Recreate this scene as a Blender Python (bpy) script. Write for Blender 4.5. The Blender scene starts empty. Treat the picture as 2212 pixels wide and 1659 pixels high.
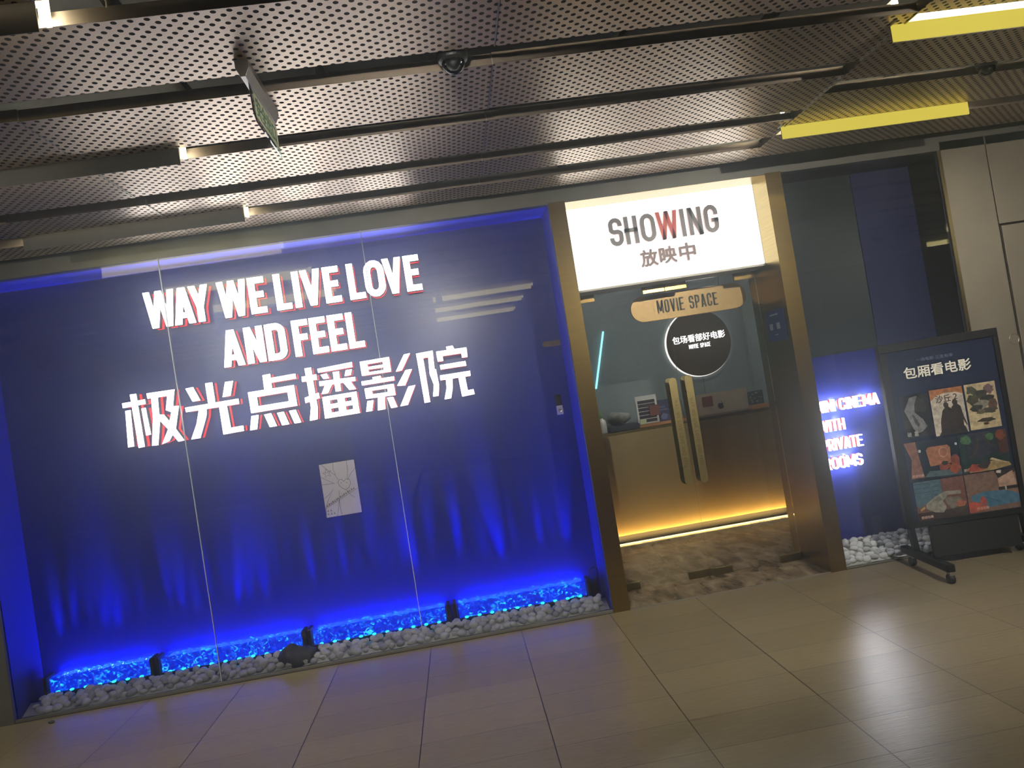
import bpy, bmesh, math, random
from mathutils import Vector, Matrix

S = bpy.context.scene
COL = S.collection
R = math.radians

# ---------------------------------------------------------------- camera
cam = bpy.data.cameras.new('camera')
cam.sensor_fit = 'HORIZONTAL'
cam.sensor_width = 36.0
cam.lens = 36.0 * 1569.85 / 2212
cam.clip_start = 0.05
cam_ob = bpy.data.objects.new('camera', cam)
COL.objects.link(cam_ob)
S.camera = cam_ob
_y, _p, _r = R(4.6385), R(1.1408), R(-9.0493)
_f = Vector((math.sin(_y) * math.cos(_p), math.cos(_y) * math.cos(_p), math.sin(_p)))
_x = Vector((math.cos(_y), -math.sin(_y), 0))
_u = _x.cross(_f)
_x2 = math.cos(_r) * _x + math.sin(_r) * _u
_u2 = -math.sin(_r) * _x + math.cos(_r) * _u
_m = Matrix((_x2, _u2, -_f)).transposed().to_4x4()
_m.translation = Vector((0, 0, 1.5))
cam_ob.matrix_world = _m

# ---------------------------------------------------------------- world, exposure
W = bpy.data.worlds.new('world')
S.world = W
W.use_nodes = True
W.node_tree.nodes['Background'].inputs[0].default_value = (0.80, 0.84, 0.92, 1)
W.node_tree.nodes['Background'].inputs[1].default_value = 0.30
# thin haze added to the air, standing in for lens glow around lit signs
_vs = W.node_tree.nodes.new('ShaderNodeVolumeScatter')
_vs.inputs['Color'].default_value = (0.88, 0.95, 1.0, 1)
_vs.inputs['Density'].default_value = 0.030
_vs.inputs['Anisotropy'].default_value = 0.82
try:
    W.cycles.volume_sampling = 'DISTANCE'
    W.cycles.homogeneous_volume = True
except Exception:
    pass
W.node_tree.links.new(_vs.outputs[0], W.node_tree.nodes['World Output'].inputs['Volume'])
S.view_settings.view_transform = 'Standard'
S.view_settings.look = 'None'
S.view_settings.exposure = 0.6
S.view_settings.gamma = 1.0
S.view_settings.use_curve_mapping = False
try:
    S.cycles.use_denoising = True
    S.cycles.use_light_tree = False
    S.cycles.max_bounces = 4
    S.cycles.diffuse_bounces = 2
    S.cycles.glossy_bounces = 3
    S.cycles.transmission_bounces = 3
    S.cycles.volume_bounces = 0
    S.cycles.transparent_max_bounces = 16
    S.cycles.caustics_reflective = False
    S.cycles.caustics_refractive = False
    S.cycles.sample_clamp_indirect = 4.0
except Exception:
    pass

# ---------------------------------------------------------------- light levels
TUBE = 48.0        # lamp tubes in the ceiling gaps
BARFACE = 0.52    # glow painted on the right hand baffle faces
SIGN = 6.5        # wall letters
BOX = 1.9         # SHOWING light box
MINI_POWER = 0.85  # light thrown by each line of small letters
MINI = 3.5        # MINI CINEMA letters
STRIP = 22.0      # each blue bar, per metre
FRONT = 185.0      # each added fill spotlight behind the viewer
SPOT = 60.0        # each blue light emitting diode

# ---------------------------------------------------------------- materials
def lin(r, g, b):
    f = lambda c: (c / 255 / 12.92) if c <= 10 else ((c / 255 + 0.055) / 1.055) ** 2.4
    return (f(r), f(g), f(b), 1)

MATS = {}
def mat(name, color=(200, 200, 200), rough=0.5, metal=0.0, emit=None, estr=0.0, noise=0.06, nscale=30.0, bump=0.0, stretch=(1, 1, 1), coat=0.0, spec=0.5):
    """A principled material whose colour and gloss vary a little with noise."""
    if name in MATS:
        return MATS[name]
    m = bpy.data.materials.new(name)
    m.use_nodes = True
    nt = m.node_tree
    b = nt.nodes['Principled BSDF']
    c = lin(*color)
    tc = nt.nodes.new('ShaderNodeTexCoord')
    mp = nt.nodes.new('ShaderNodeMapping')
    mp.inputs['Scale'].default_value = stretch
    nz = nt.nodes.new('ShaderNodeTexNoise')
    nz.inputs['Scale'].default_value = nscale
    nz.inputs['Detail'].default_value = 4
    nt.links.new(tc.outputs['Object'], mp.inputs['Vector'])
    nt.links.new(mp.outputs['Vector'], nz.inputs['Vector'])
    rp = nt.nodes.new('ShaderNodeValToRGB')
    rp.color_ramp.elements[0].position = 0.3
    rp.color_ramp.elements[1].position = 0.7
    rp.color_ramp.elements[0].color = (c[0] * (1 - noise), c[1] * (1 - noise), c[2] * (1 - noise), 1)
    rp.color_ramp.elements[1].color = (min(1, c[0] * (1 + noise)), min(1, c[1] * (1 + noise)), min(1, c[2] * (1 + noise)), 1)
    nt.links.new(nz.outputs['Fac'], rp.inputs['Fac'])
    nt.links.new(rp.outputs['Color'], b.inputs['Base Color'])
    b.inputs['Roughness'].default_value = rough
    b.inputs['Metallic'].default_value = metal
    b.inputs['Specular IOR Level'].default_value = spec
    b.inputs['Coat Weight'].default_value = coat
    if emit is not None:
        b.inputs['Emission Color'].default_value = lin(*emit)
        b.inputs['Emission Strength'].default_value = estr
    if bump:
        bp = nt.nodes.new('ShaderNodeBump')
        bp.inputs['Strength'].default_value = bump
        bp.inputs['Distance'].default_value = 0.01
        nt.links.new(nz.outputs['Fac'], bp.inputs['Height'])
        nt.links.new(bp.outputs['Normal'], b.inputs['Normal'])
    MATS[name] = m
    return m

def node_mat(name):
    m = bpy.data.materials.new(name)
    m.use_nodes = True
    nt = m.node_tree
    nt.nodes.clear()
    out = nt.nodes.new('ShaderNodeOutputMaterial')
    MATS[name] = m
    return m, nt, out

def N(nt, kind, **kw):
    n = nt.nodes.new(kind)
    for k, v in kw.items():
        if k.startswith('i_'):
            n.inputs[int(k[2:])].default_value = v
        else:
            setattr(n, k, v)
    return n

def glass_mat(name, tint=(0.93, 0.95, 0.97), ior=1.65, veil=0.03):
    m, nt, out = node_mat(name)
    tr = N(nt, 'ShaderNodeBsdfTransparent'); tr.inputs[0].default_value = (*tint, 1)
    gl = N(nt, 'ShaderNodeBsdfGlossy'); gl.inputs['Roughness'].default_value = 0.0
    fr = N(nt, 'ShaderNodeFresnel'); fr.inputs['IOR'].default_value = ior
    mx = N(nt, 'ShaderNodeMixShader')
    nt.links.new(fr.outputs[0], mx.inputs[0]); nt.links.new(tr.outputs[0], mx.inputs[1]); nt.links.new(gl.outputs[0], mx.inputs[2])
    last = mx
    if veil:
        # milky veil added to the pane so it takes up a glow
        tl = N(nt, 'ShaderNodeBsdfTranslucent'); tl.inputs[0].default_value = (0.85, 0.88, 0.95, 1)
        df = N(nt, 'ShaderNodeBsdfDiffuse'); df.inputs[0].default_value = (0.6, 0.62, 0.66, 1)
        m3 = N(nt, 'ShaderNodeMixShader'); m3.inputs[0].default_value = 0.25
        nt.links.new(tl.outputs[0], m3.inputs[1]); nt.links.new(df.outputs[0], m3.inputs[2])
        tc = N(nt, 'ShaderNodeTexCoord'); nz = N(nt, 'ShaderNodeTexNoise'); nz.inputs['Scale'].default_value = 2.5
        mr = N(nt, 'ShaderNodeMapRange'); mr.inputs[1].default_value = 0.3; mr.inputs[2].default_value = 0.7
        mr.inputs[3].default_value = veil * 0.75; mr.inputs[4].default_value = veil * 1.25
        nt.links.new(tc.outputs['Object'], nz.inputs['Vector']); nt.links.new(nz.outputs['Fac'], mr.inputs[0])
        m2 = N(nt, 'ShaderNodeMixShader')
        nt.links.new(mr.outputs[0], m2.inputs[0]); nt.links.new(mx.outputs[0], m2.inputs[1]); nt.links.new(m3.outputs[0], m2.inputs[2])
        last = m2
    nt.links.new(last.outputs[0], out.inputs[0])
    return m

def emit_mat(name, color, strength, lights=False):
    m, nt, out = node_mat(name)
    e = N(nt, 'ShaderNodeEmission'); e.inputs[0].default_value = (*color, 1); e.inputs[1].default_value = strength
    nt.links.new(e.outputs[0], out.inputs[0])
    if not lights:
        m.cycles.emission_sampling = 'NONE'
    return m

# perforated ceiling sheet: round holes on a staggered lattice, backed by dark fleece
def perforated():
    m, nt, out = node_mat('perforated_sheet')
    tc = N(nt, 'ShaderNodeTexCoord')
    ds = []
    for off in (0.0, 0.5):
        a = N(nt, 'ShaderNodeVectorMath', operation='MULTIPLY'); a.inputs[1].default_value = (1 / 0.05, 1 / 0.047, 0)
        b = N(nt, 'ShaderNodeVectorMath', operation='ADD'); b.inputs[1].default_value = (off, off, 0)
        c = N(nt, 'ShaderNodeVectorMath', operation='FRACTION')
        d = N(nt, 'ShaderNodeVectorMath', operation='SUBTRACT'); d.inputs[1].default_value = (0.5, 0.5, 0)
        e = N(nt, 'ShaderNodeVectorMath', operation='MULTIPLY'); e.inputs[1].default_value = (0.05, 0.047, 0)
        l = N(nt, 'ShaderNodeVectorMath', operation='LENGTH')
        nt.links.new(tc.outputs['Object'], a.inputs[0])
        for p, q in ((a, b), (b, c), (c, d), (d, e), (e, l)):
            nt.links.new(p.outputs[0], q.inputs[0])
        ds.append(l.outputs['Value'])
    mn = N(nt, 'ShaderNodeMath', operation='MINIMUM'); nt.links.new(ds[0], mn.inputs[0]); nt.links.new(ds[1], mn.inputs[1])
    lt = N(nt, 'ShaderNodeMath', operation='LESS_THAN'); lt.inputs[1].default_value = 0.0093; nt.links.new(mn.outputs[0], lt.inputs[0])
    p = N(nt, 'ShaderNodeBsdfPrincipled')
    nz = N(nt, 'ShaderNodeTexNoise'); nz.inputs['Scale'].default_value = 3.0; nt.links.new(tc.outputs['Object'], nz.inputs['Vector'])
    rp = N(nt, 'ShaderNodeValToRGB')
    rp.color_ramp.elements[0].color = lin(196, 178, 160); rp.color_ramp.elements[1].color = lin(220, 202, 180)
    # dark acoustic fleece shows in every hole
    cm = N(nt, 'ShaderNodeMix', data_type='RGBA'); cm.inputs[7].default_value = lin(46, 40, 40)
    nt.links.new(nz.outputs['Fac'], rp.inputs[0]); nt.links.new(rp.outputs[0], cm.inputs[6]); nt.links.new(lt.outputs[0], cm.inputs[0])
    nt.links.new(cm.outputs[2], p.inputs['Base Color'])
    mr = N(nt, 'ShaderNodeMath', operation='MULTIPLY_ADD'); mr.inputs[1].default_value = -0.6; mr.inputs[2].default_value = 0.6
    nt.links.new(lt.outputs[0], mr.inputs[0]); nt.links.new(mr.outputs[0], p.inputs['Metallic'])
    rr = N(nt, 'ShaderNodeMath', operation='MULTIPLY_ADD'); rr.inputs[1].default_value = 0.54; rr.inputs[2].default_value = 0.36
    nt.links.new(lt.outputs[0], rr.inputs[0]); nt.links.new(rr.outputs[0], p.inputs['Roughness'])
    nt.links.new(p.outputs[0], out.inputs[0])
    return m

def floor_mat():
    m, nt, out = node_mat('floor_tiles')
    p = N(nt, 'ShaderNodeBsdfPrincipled'); nt.links.new(p.outputs[0], out.inputs[0])
    tc = N(nt, 'ShaderNodeTexCoord'); sp = N(nt, 'ShaderNodeSeparateXYZ'); nt.links.new(tc.outputs['Object'], sp.inputs[0])
    def joint(o, period, off, w):
        a = N(nt, 'ShaderNodeMath', operation='SUBTRACT'); a.inputs[1].default_value = off
        b = N(nt, 'ShaderNodeMath', operation='DIVIDE'); b.inputs[1].default_value = period
        c = N(nt, 'ShaderNodeMath', operation='ROUND')
        d = N(nt, 'ShaderNodeMath', operation='SUBTRACT')
        e = N(nt, 'ShaderNodeMath', operation='ABSOLUTE')
        f = N(nt, 'ShaderNodeMath', operation='LESS_THAN'); f.inputs[1].default_value = w / period / 2
        fl = N(nt, 'ShaderNodeMath', operation='FLOOR')
        nt.links.new(o, a.inputs[0]); nt.links.new(a.outputs[0], b.inputs[0]); nt.links.new(b.outputs[0], c.inputs[0])
        nt.links.new(b.outputs[0], d.inputs[0]); nt.links.new(c.outputs[0], d.inputs[1]); nt.links.new(d.outputs[0], e.inputs[0])
        nt.links.new(e.outputs[0], f.inputs[0]); nt.links.new(b.outputs[0], fl.inputs[0])
        return f.outputs[0], fl.outputs[0]
    jx, ix = joint(sp.outputs[0], 0.590, 0.193, 0.0045)
    jy, iy = joint(sp.outputs[1], 0.2725, 3.131, 0.0028)
    mxj = N(nt, 'ShaderNodeMath', operation='MAXIMUM'); nt.links.new(jx, mxj.inputs[0]); nt.links.new(jy, mxj.inputs[1])
    # each tile a shade of its own, with fine streaks along x
    cb = N(nt, 'ShaderNodeCombineXYZ'); nt.links.new(ix, cb.inputs[0]); nt.links.new(iy, cb.inputs[1])
    wn = N(nt, 'ShaderNodeTexWhiteNoise'); nt.links.new(cb.outputs[0], wn.inputs['Vector'])
    mp = N(nt, 'ShaderNodeMapping'); mp.inputs['Scale'].default_value = (9, 95, 1); nt.links.new(tc.outputs['Object'], mp.inputs['Vector'])
    nz = N(nt, 'ShaderNodeTexNoise'); nz.inputs['Scale'].default_value = 1.0; nz.inputs['Detail'].default_value = 5
    nt.links.new(mp.outputs[0], nz.inputs['Vector'])
    mp2 = N(nt, 'ShaderNodeMapping'); mp2.inputs['Scale'].default_value = (5, 12, 1); nt.links.new(tc.outputs['Object'], mp2.inputs['Vector'])
    nz2 = N(nt, 'ShaderNodeTexNoise'); nz2.inputs['Scale'].default_value = 1.0; nz2.inputs['Detail'].default_value = 3
    nt.links.new(mp2.outputs[0], nz2.inputs['Vector'])
    rp = N(nt, 'ShaderNodeValToRGB'); rp.color_ramp.elements[0].position = 0.3; rp.color_ramp.elements[1].position = 0.7
    rp.color_ramp.elements[0].color = lin(124, 114, 92); rp.color_ramp.elements[1].color = lin(150, 139, 114)
    ad = N(nt, 'ShaderNodeMath', operation='MULTIPLY_ADD'); ad.inputs[1].default_value = 0.25
    nt.links.new(wn.outputs['Value'], ad.inputs[0])
    ad2 = N(nt, 'ShaderNodeMath', operation='MULTIPLY_ADD'); ad2.inputs[1].default_value = 0.75; ad2.inputs[2].default_value = 0.0
    nt.links.new(nz.outputs['Fac'], ad2.inputs[0]); nt.links.new(ad2.outputs[0], ad.inputs[2])
    nt.links.new(ad.outputs[0], rp.inputs[0])
    mx = N(nt, 'ShaderNodeMix', data_type='RGBA'); mx.inputs[7].default_value = lin(34, 30, 26)
    nt.links.new(mxj.outputs[0], mx.inputs[0]); nt.links.new(rp.outputs[0], mx.inputs[6]); nt.links.new(mx.outputs[2], p.inputs['Base Color'])
    p.inputs['Roughness'].default_value = 0.30
    p.inputs['Specular IOR Level'].default_value = 1.0
    h = N(nt, 'ShaderNodeMath', operation='MULTIPLY_ADD'); h.inputs[1].default_value = 0.45
    nt.links.new(nz2.outputs['Fac'], h.inputs[0]); nt.links.new(nz.outputs['Fac'], h.inputs[2])
    h2 = N(nt, 'ShaderNodeMath', operation='SUBTRACT'); nt.links.new(h.outputs[0], h2.inputs[0]); nt.links.new(mxj.outputs[0], h2.inputs[1])
    bp = N(nt, 'ShaderNodeBump'); bp.inputs['Strength'].default_value = 0.22; bp.inputs['Distance'].default_value = 0.003
    nt.links.new(h2.outputs[0], bp.inputs['Height']); nt.links.new(bp.outputs[0], p.inputs['Normal'])
    return m

def slate_mat():
    m, nt, out = node_mat('slate_floor')
    p = N(nt, 'ShaderNodeBsdfPrincipled'); nt.links.new(p.outputs[0], out.inputs[0])
    tc = N(nt, 'ShaderNodeTexCoord')
    vo = N(nt, 'ShaderNodeTexBrick'); vo.inputs['Scale'].default_value = 1.0
    vo.inputs['Mortar Size'].default_value = 0.002; vo.inputs['Brick Width'].default_value = 0.6; vo.inputs['Row Height'].default_value = 0.3
    vo.inputs['Color1'].default_value = (0, 0, 0, 1); vo.inputs['Color2'].default_value = (1, 1, 1, 1); vo.inputs['Mortar'].default_value = (0.4, 0.4, 0.4, 1)
    nt.links.new(tc.outputs['Object'], vo.inputs['Vector'])
    ml = N(nt, 'ShaderNodeVectorMath', operation='MULTIPLY'); ml.inputs[1].default_value = (4, 4, 4)
    nt.links.new(vo.outputs['Color'], ml.inputs[0])
    av = N(nt, 'ShaderNodeVectorMath', operation='ADD'); nt.links.new(tc.outputs['Object'], av.inputs[0]); nt.links.new(ml.outputs[0], av.inputs[1])
    mp = N(nt, 'ShaderNodeMapping'); mp.inputs['Scale'].default_value = (9, 3.6, 1); mp.inputs['Rotation'].default_value = (0, 0, R(35))
    nt.links.new(av.outputs[0], mp.inputs['Vector'])
    nz = N(nt, 'ShaderNodeTexNoise'); nz.inputs['Scale'].default_value = 1.0; nz.inputs['Detail'].default_value = 9; nz.inputs['Roughness'].default_value = 0.62
    nz.inputs['Distortion'].default_value = 0.5
    nt.links.new(mp.outputs[0], nz.inputs['Vector'])
    rp = N(nt, 'ShaderNodeValToRGB'); cr = rp.color_ramp
    cr.elements[0].position = 0.36; cr.elements[0].color = lin(78, 70, 62)
    cr.elements[1].position = 0.68; cr.elements[1].color = lin(182, 168, 148)
    e = cr.elements.new(0.5); e.color = lin(134, 120, 104)
    nt.links.new(nz.outputs['Fac'], rp.inputs[0]); nt.links.new(rp.outputs[0], p.inputs['Base Color'])
    p.inputs['Roughness'].default_value = 0.2
    bp = N(nt, 'ShaderNodeBump'); bp.inputs['Strength'].default_value = 0.4; bp.inputs['Distance'].default_value = 0.006
    nt.links.new(nz.outputs['Fac'], bp.inputs['Height']); nt.links.new(bp.outputs[0], p.inputs['Normal'])
    return m

def acrylic_mat():
    """clear wavy acrylic lit from inside by blue diodes"""
    m, nt, out = node_mat('lit_acrylic')
    tc = N(nt, 'ShaderNodeTexCoord')
    mp = N(nt, 'ShaderNodeMapping'); mp.inputs['Scale'].default_value = (28, 28, 34); nt.links.new(tc.outputs['Object'], mp.inputs['Vector'])
    nz = N(nt, 'ShaderNodeTexNoise'); nz.inputs['Scale'].default_value = 1.0; nz.inputs['Detail'].default_value = 3; nz.inputs['Distortion'].default_value = 1.5
    nt.links.new(mp.outputs[0], nz.inputs['Vector'])
    rp = N(nt, 'ShaderNodeValToRGB'); cr = rp.color_ramp
    cr.elements[0].position = 0.3; cr.elements[0].color = (0.0, 0.006, 0.30, 1)
    cr.elements[1].position = 0.66; cr.elements[1].color = (0.03, 0.9, 1.0, 1)  # diode glints painted into the glow as cyan flecks
    e = cr.elements.new(0.5); e.color = (0.0, 0.015, 0.6, 1)
    e = cr.elements.new(0.60); e.color = (0.0, 0.05, 1.0, 1)
    nt.links.new(nz.outputs['Fac'], rp.inputs[0])
    em = N(nt, 'ShaderNodeEmission'); em.inputs[1].default_value = 1.5; nt.links.new(rp.outputs[0], em.inputs[0])
    tr = N(nt, 'ShaderNodeBsdfTransparent'); tr.inputs[0].default_value = (0.75, 0.85, 1, 1)
    gl = N(nt, 'ShaderNodeBsdfGlossy'); gl.inputs['Roughness'].default_value = 0.05
    fr = N(nt, 'ShaderNodeFresnel'); fr.inputs['IOR'].default_value = 1.5
    a = N(nt, 'ShaderNodeMixShader'); a.inputs[0].default_value = 0.5
    nt.links.new(tr.outputs[0], a.inputs[1]); nt.links.new(em.outputs[0], a.inputs[2])
    b = N(nt, 'ShaderNodeMixShader'); nt.links.new(fr.outputs[0], b.inputs[0]); nt.links.new(a.outputs[0], b.inputs[1]); nt.links.new(gl.outputs[0], b.inputs[2])
    nt.links.new(b.outputs[0], out.inputs[0])
    m.cycles.emission_sampling = 'NONE'
    return m

M_PERF = perforated()
M_FLOOR = floor_mat()
M_SLATE = slate_mat()
M_ACRYL = acrylic_mat()
M_GLASS = glass_mat('shop_glass', ior=1.5, veil=0.0)
M_DOORGLASS = glass_mat('door_glass', ior=1.5, veil=0.0)
M_CLEAR = glass_mat('clear_plastic', ior=1.5, veil=0.0)
M_GREENEDGE = glass_mat('green_glass', tint=(0.72, 0.92, 0.82), ior=1.5, veil=0.05)
M_PANELEDGE = mat('panel_edge', (128, 116, 104), 0.45, 0.4)
M_PLENUM = mat('plenum', (38, 40, 46), 0.9)
M_FLEECE = mat('acoustic_fleece', (52, 48, 48), 0.9)
M_HEADER = mat('header_metal', (112, 112, 106), 0.42, 0.3, noise=0.08, nscale=6)
M_NAVY = mat('navy_paint', (30, 42, 138), 0.30, 0.0, noise=0.05, nscale=4)
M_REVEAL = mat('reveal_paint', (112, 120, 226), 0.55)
M_REVEALDIM = mat('reveal_dimmed_paint', (66, 74, 176), 0.55)  # reveal paint darkened to offset the spill of the light bars
M_PULL = mat('pull_brass', (156, 144, 98), 0.34, 0.85, noise=0.08)
M_BRASS = mat('brushed_brass', (144, 124, 72), 0.27, 1.0, noise=0.10, nscale=3, stretch=(1, 1, 30))
M_BRASSDARK = mat('aged_brass', (116, 106, 74), 0.32, 1.0, noise=0.10)
M_LETTERBRASS = mat('lettering_brass', (120, 108, 70), 0.4, 0.8)
M_COUNTER = mat('counter_brass', (150, 134, 94), 0.42, 0.85, noise=0.06, nscale=2)
M_GREYWALL = mat('interior_paint', (132, 146, 146), 0.6)
M_STEEL = mat('wall_panel', (150, 144, 130), 0.42, 0.55, noise=0.07, nscale=5)
M_DARKGAP = mat('dark_gap', (30, 28, 26), 0.8)
M_DARKWALL = mat('dark_panel', (42, 48, 50), 0.35)
M_BLACK = mat('black_plastic', (26, 27, 29), 0.45)
M_BLACKMETAL = mat('black_metal', (14, 14, 16), 0.5, 0.0, spec=0.3)
M_BAFFLE = mat('lamp_baffle', (92, 92, 90), 0.5, 0.3)
M_ALU = mat('aluminium', (175, 172, 166), 0.35, 0.8)
M_WHITE = mat('white_plastic', (215, 213, 205), 0.5)
M_PEBBLE = mat('pebble_white', (240, 238, 232), 0.6, noise=0.10, nscale=25, bump=0.15)
M_PEBBLE2 = mat('pebble_grey', (200, 200, 198), 0.6, noise=0.12, nscale=25, bump=0.15)
M_ROCK = mat('rock_dark', (74, 74, 78), 0.7, noise=0.5, nscale=18, bump=0.6)
M_WOOD = mat('orange_wood', (190, 128, 72), 0.45, noise=0.12, nscale=12, stretch=(1, 8, 1))
M_TUBE = emit_mat('tube_light', (1.0, 0.90, 0.66), TUBE, True)
M_TUBEEND = emit_mat('tube_end', (1.0, 0.88, 0.55), 3.0)
M_LITBACK = emit_mat('lit_lamp_back', (1.0, 0.86, 0.36), 2.5)  # tube light on the baffle, put in as a glow
M_LITFACE = emit_mat('lit_lamp_face', (0.92, 0.76, 0.11), BARFACE)  # yellow tube light on the baffle, painted as a glow
M_SIGN = emit_mat('lit_letter', (1.0, 0.985, 0.95), SIGN, True)
M_BOX = emit_mat('lit_box', (1.0, 0.99, 0.95), BOX, True)
M_MINI = emit_mat('lit_small_letter', (0.95, 0.97, 1.0), MINI, True)
M_MINISIDE = emit_mat('lit_small_side', (0.95, 0.97, 1.0), 3.5, True)
M_SMALLSIGN = emit_mat('lit_small_text', (1.0, 0.99, 0.97), 1.6)
M_RED = emit_mat('red_letter_edge', (1.0, 0.035, 0.05), 0.85)
M_RETURN = mat('letter_side', (54, 56, 78), 0.35)
M_LED = emit_mat('cyan_diode', (0.02, 0.75, 1.0), 2.2)
M_CYANTUBE = emit_mat('cyan_tube', (0.35, 0.95, 1.0), 1.3)
M_WARMLED = emit_mat('warm_strip', (1.0, 0.74, 0.28), 3.0)

# ---------------------------------------------------------------- mesh helpers
class MB:
    """Collects shapes into one mesh; slot chooses the material."""
    def __init__(self):
        self.v, self.f, self.s = [], [], []
    def add(self, verts, faces, slot=0):
        n = len(self.v)
        self.v += [tuple(p) for p in verts]
        self.f += [tuple(i + n for i in f) for f in faces]
        self.s += [slot] * len(faces)
        return self
    def box(self, x0, x1, y0, y1, z0, z1, slot=0):
        v = [(x, y, z) for x in (x0, x1) for y in (y0, y1) for z in (z0, z1)]
        return self.add(v, [(0, 1, 3, 2), (4, 6, 7, 5), (0, 4, 5, 1), (2, 3, 7, 6), (0, 2, 6, 4), (1, 5, 7, 3)], slot)
    def prism(self, pts, fn, d0, d1, slot=0):
        """polygon in (u,v) carried to 3-D by fn(u,v,d) and given thickness d0..d1"""
        n = len(pts)
        v = [fn(u, w, d0) for u, w in pts] + [fn(u, w, d1) for u, w in pts]
        f = [tuple(range(n)), tuple(range(2 * n - 1, n - 1, -1))]
        f += [(i, i + n, (i + 1) % n + n, (i + 1) % n) for i in range(n)]
        return self.add(v, f, slot)
    def tube(self, path, r, n=10, slot=0):
        path = [Vector(p) for p in path]
        rings = []
        for i, p in enumerate(path):
            t = (path[min(i + 1, len(path) - 1)] - path[max(i - 1, 0)]).normalized()
            a = Vector((0, 0, 1)) if abs(t.z) < 0.9 else Vector((1, 0, 0))
            e1 = t.cross(a).normalized(); e2 = t.cross(e1)
            rr = r[i] if isinstance(r, (list, tuple)) else r
            rings.append([p + rr * (math.cos(2 * math.pi * k / n) * e1 + math.sin(2 * math.pi * k / n) * e2) for k in range(n)])
        v = [q for ring in rings for q in ring]
        f = []
        for i in range(len(path) - 1):
            for k in range(n):
                f.append((i * n + k, i * n + (k + 1) % n, (i + 1) * n + (k + 1) % n, (i + 1) * n + k))
        f.append(tuple(range(n))); f.append(tuple((len(path) - 1) * n + k for k in range(n)))
        return self.add(v, f, slot)
    def lathe(self, prof, c=(0, 0, 0), axis='z', n=28, slot=0):
        v = []
        for r, h in prof:
            for k in range(n):
                a = 2 * math.pi * k / n
                p = (r * math.cos(a), r * math.sin(a), h)
                if axis == 'y': p = (p[0], p[2], p[1])
                if axis == 'x': p = (p[2], p[0], p[1])
                v.append((p[0] + c[0], p[1] + c[1], p[2] + c[2]))
        f = []
        for i in range(len(prof) - 1):
            for k in range(n):
                f.append((i * n + k, i * n + (k + 1) % n, (i + 1) * n + (k + 1) % n, (i + 1) * n + k))
        f.append(tuple(range(n))); f.append(tuple((len(prof) - 1) * n + k for k in range(n)))
        return self.add(v, f, slot)
    def build(self, name, mats, parent=None, bevel=0.0, smooth=False, loc=None):
        me = bpy.data.meshes.new(name)
        off = Vector(loc) if loc is not None else Vector((0, 0, 0))
        me.from_pydata([tuple(Vector(p) - off) for p in self.v], [], self.f)
        for m in (mats if isinstance(mats, (list, tuple)) else [mats]):
            me.materials.append(m)
        me.polygons.foreach_set('material_index', self.s)
        bm = bmesh.new(); bm.from_mesh(me)
        bmesh.ops.recalc_face_normals(bm, faces=bm.faces[:])
        bm.to_mesh(me); bm.free()
        me.validate(); me.update()
        o = bpy.data.objects.new(name, me)
        COL.objects.link(o)
        if parent is not None:
            o.parent = parent
            o.matrix_parent_inverse = parent_inverse(parent)
        o.location = off
        if smooth:
            me.polygons.foreach_set('use_smooth', [True] * len(me.polygons))
        if bevel:
            b = o.modifiers.new('bevel', 'BEVEL'); b.width = bevel; b.segments = 2; b.limit_method = 'ANGLE'; b.angle_limit = R(35)
        return o

LOCAL = set()
def parent_inverse(p):
    """children are modelled in world coordinates unless their thing is registered as local"""
    root = p
    while root.parent is not None:
        root = root.parent
    if root.name in LOCAL:
        return Matrix.Identity(4)
    m = p.matrix_basis
    q = p
    tot = m.copy()
    while q.parent is not None:
        tot = q.parent.matrix_basis @ q.matrix_parent_inverse @ tot
        q = q.parent
    return tot.inverted()

def tag(o, label, cat, group=None, kind=None):
    o['label'] = label; o['category'] = cat
    if group: o['group'] = group
    if kind: o['kind'] = kind
    return o

def struct(o, label=None, cat=None):
    o['kind'] = 'structure'
    if label: o['label'] = label
    if cat: o['category'] = cat
    return o

def thing(name, loc, label, cat, group=None, rotz=0.0, kind=None, local=False):
    o = bpy.data.objects.new(name, None)
    o.empty_display_size = 0.1
    COL.objects.link(o)
    o.location = loc
    o.rotation_euler = (0, 0, rotz)
    o.matrix_basis = Matrix.Translation(loc) @ Matrix.Rotation(rotz, 4, 'Z')
    if local: LOCAL.add(o.name)
    tag(o, label, cat, group, kind)
    return o

# ---------------------------------------------------------------- lettering
def bar(x0, x1, y0, y1): return [(x0, y0), (x1, y0), (x1, y1), (x0, y1)]
def dia(xb, xt, y0, y1, t): return [(xb, y0), (xb + t, y0), (xt + t, y1), (xt, y1)]
def strip(path, t):
    """quads of a line of thickness t along path, mitred"""
    P = [Vector(p) for p in path]
    L, Rr = [], []
    for i, p in enumerate(P):
        d0 = (P[i] - P[i - 1]).normalized() if i > 0 else (P[1] - P[0]).normalized()
        d1 = (P[i + 1] - P[i]).normalized() if i < len(P) - 1 else d0
        d = (d0 + d1).normalized(); n = Vector((-d.y, d.x))
        k = 1 / max(0.35, math.sqrt(max(0.0, (1 + d0.dot(d1)) / 2)))
        L.append(p + n * t / 2 * k); Rr.append(p - n * t / 2 * k)
    return [[tuple(L[i]), tuple(L[i + 1]), tuple(Rr[i + 1]), tuple(Rr[i])] for i in range(len(P) - 1)]
def arc(cx, cy, rx, ry, a0, a1, n=7):
    return [(cx + rx * math.cos(R(a0 + (a1 - a0) * k / n)), cy + ry * math.sin(R(a0 + (a1 - a0) * k / n))) for k in range(n + 1)]

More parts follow.
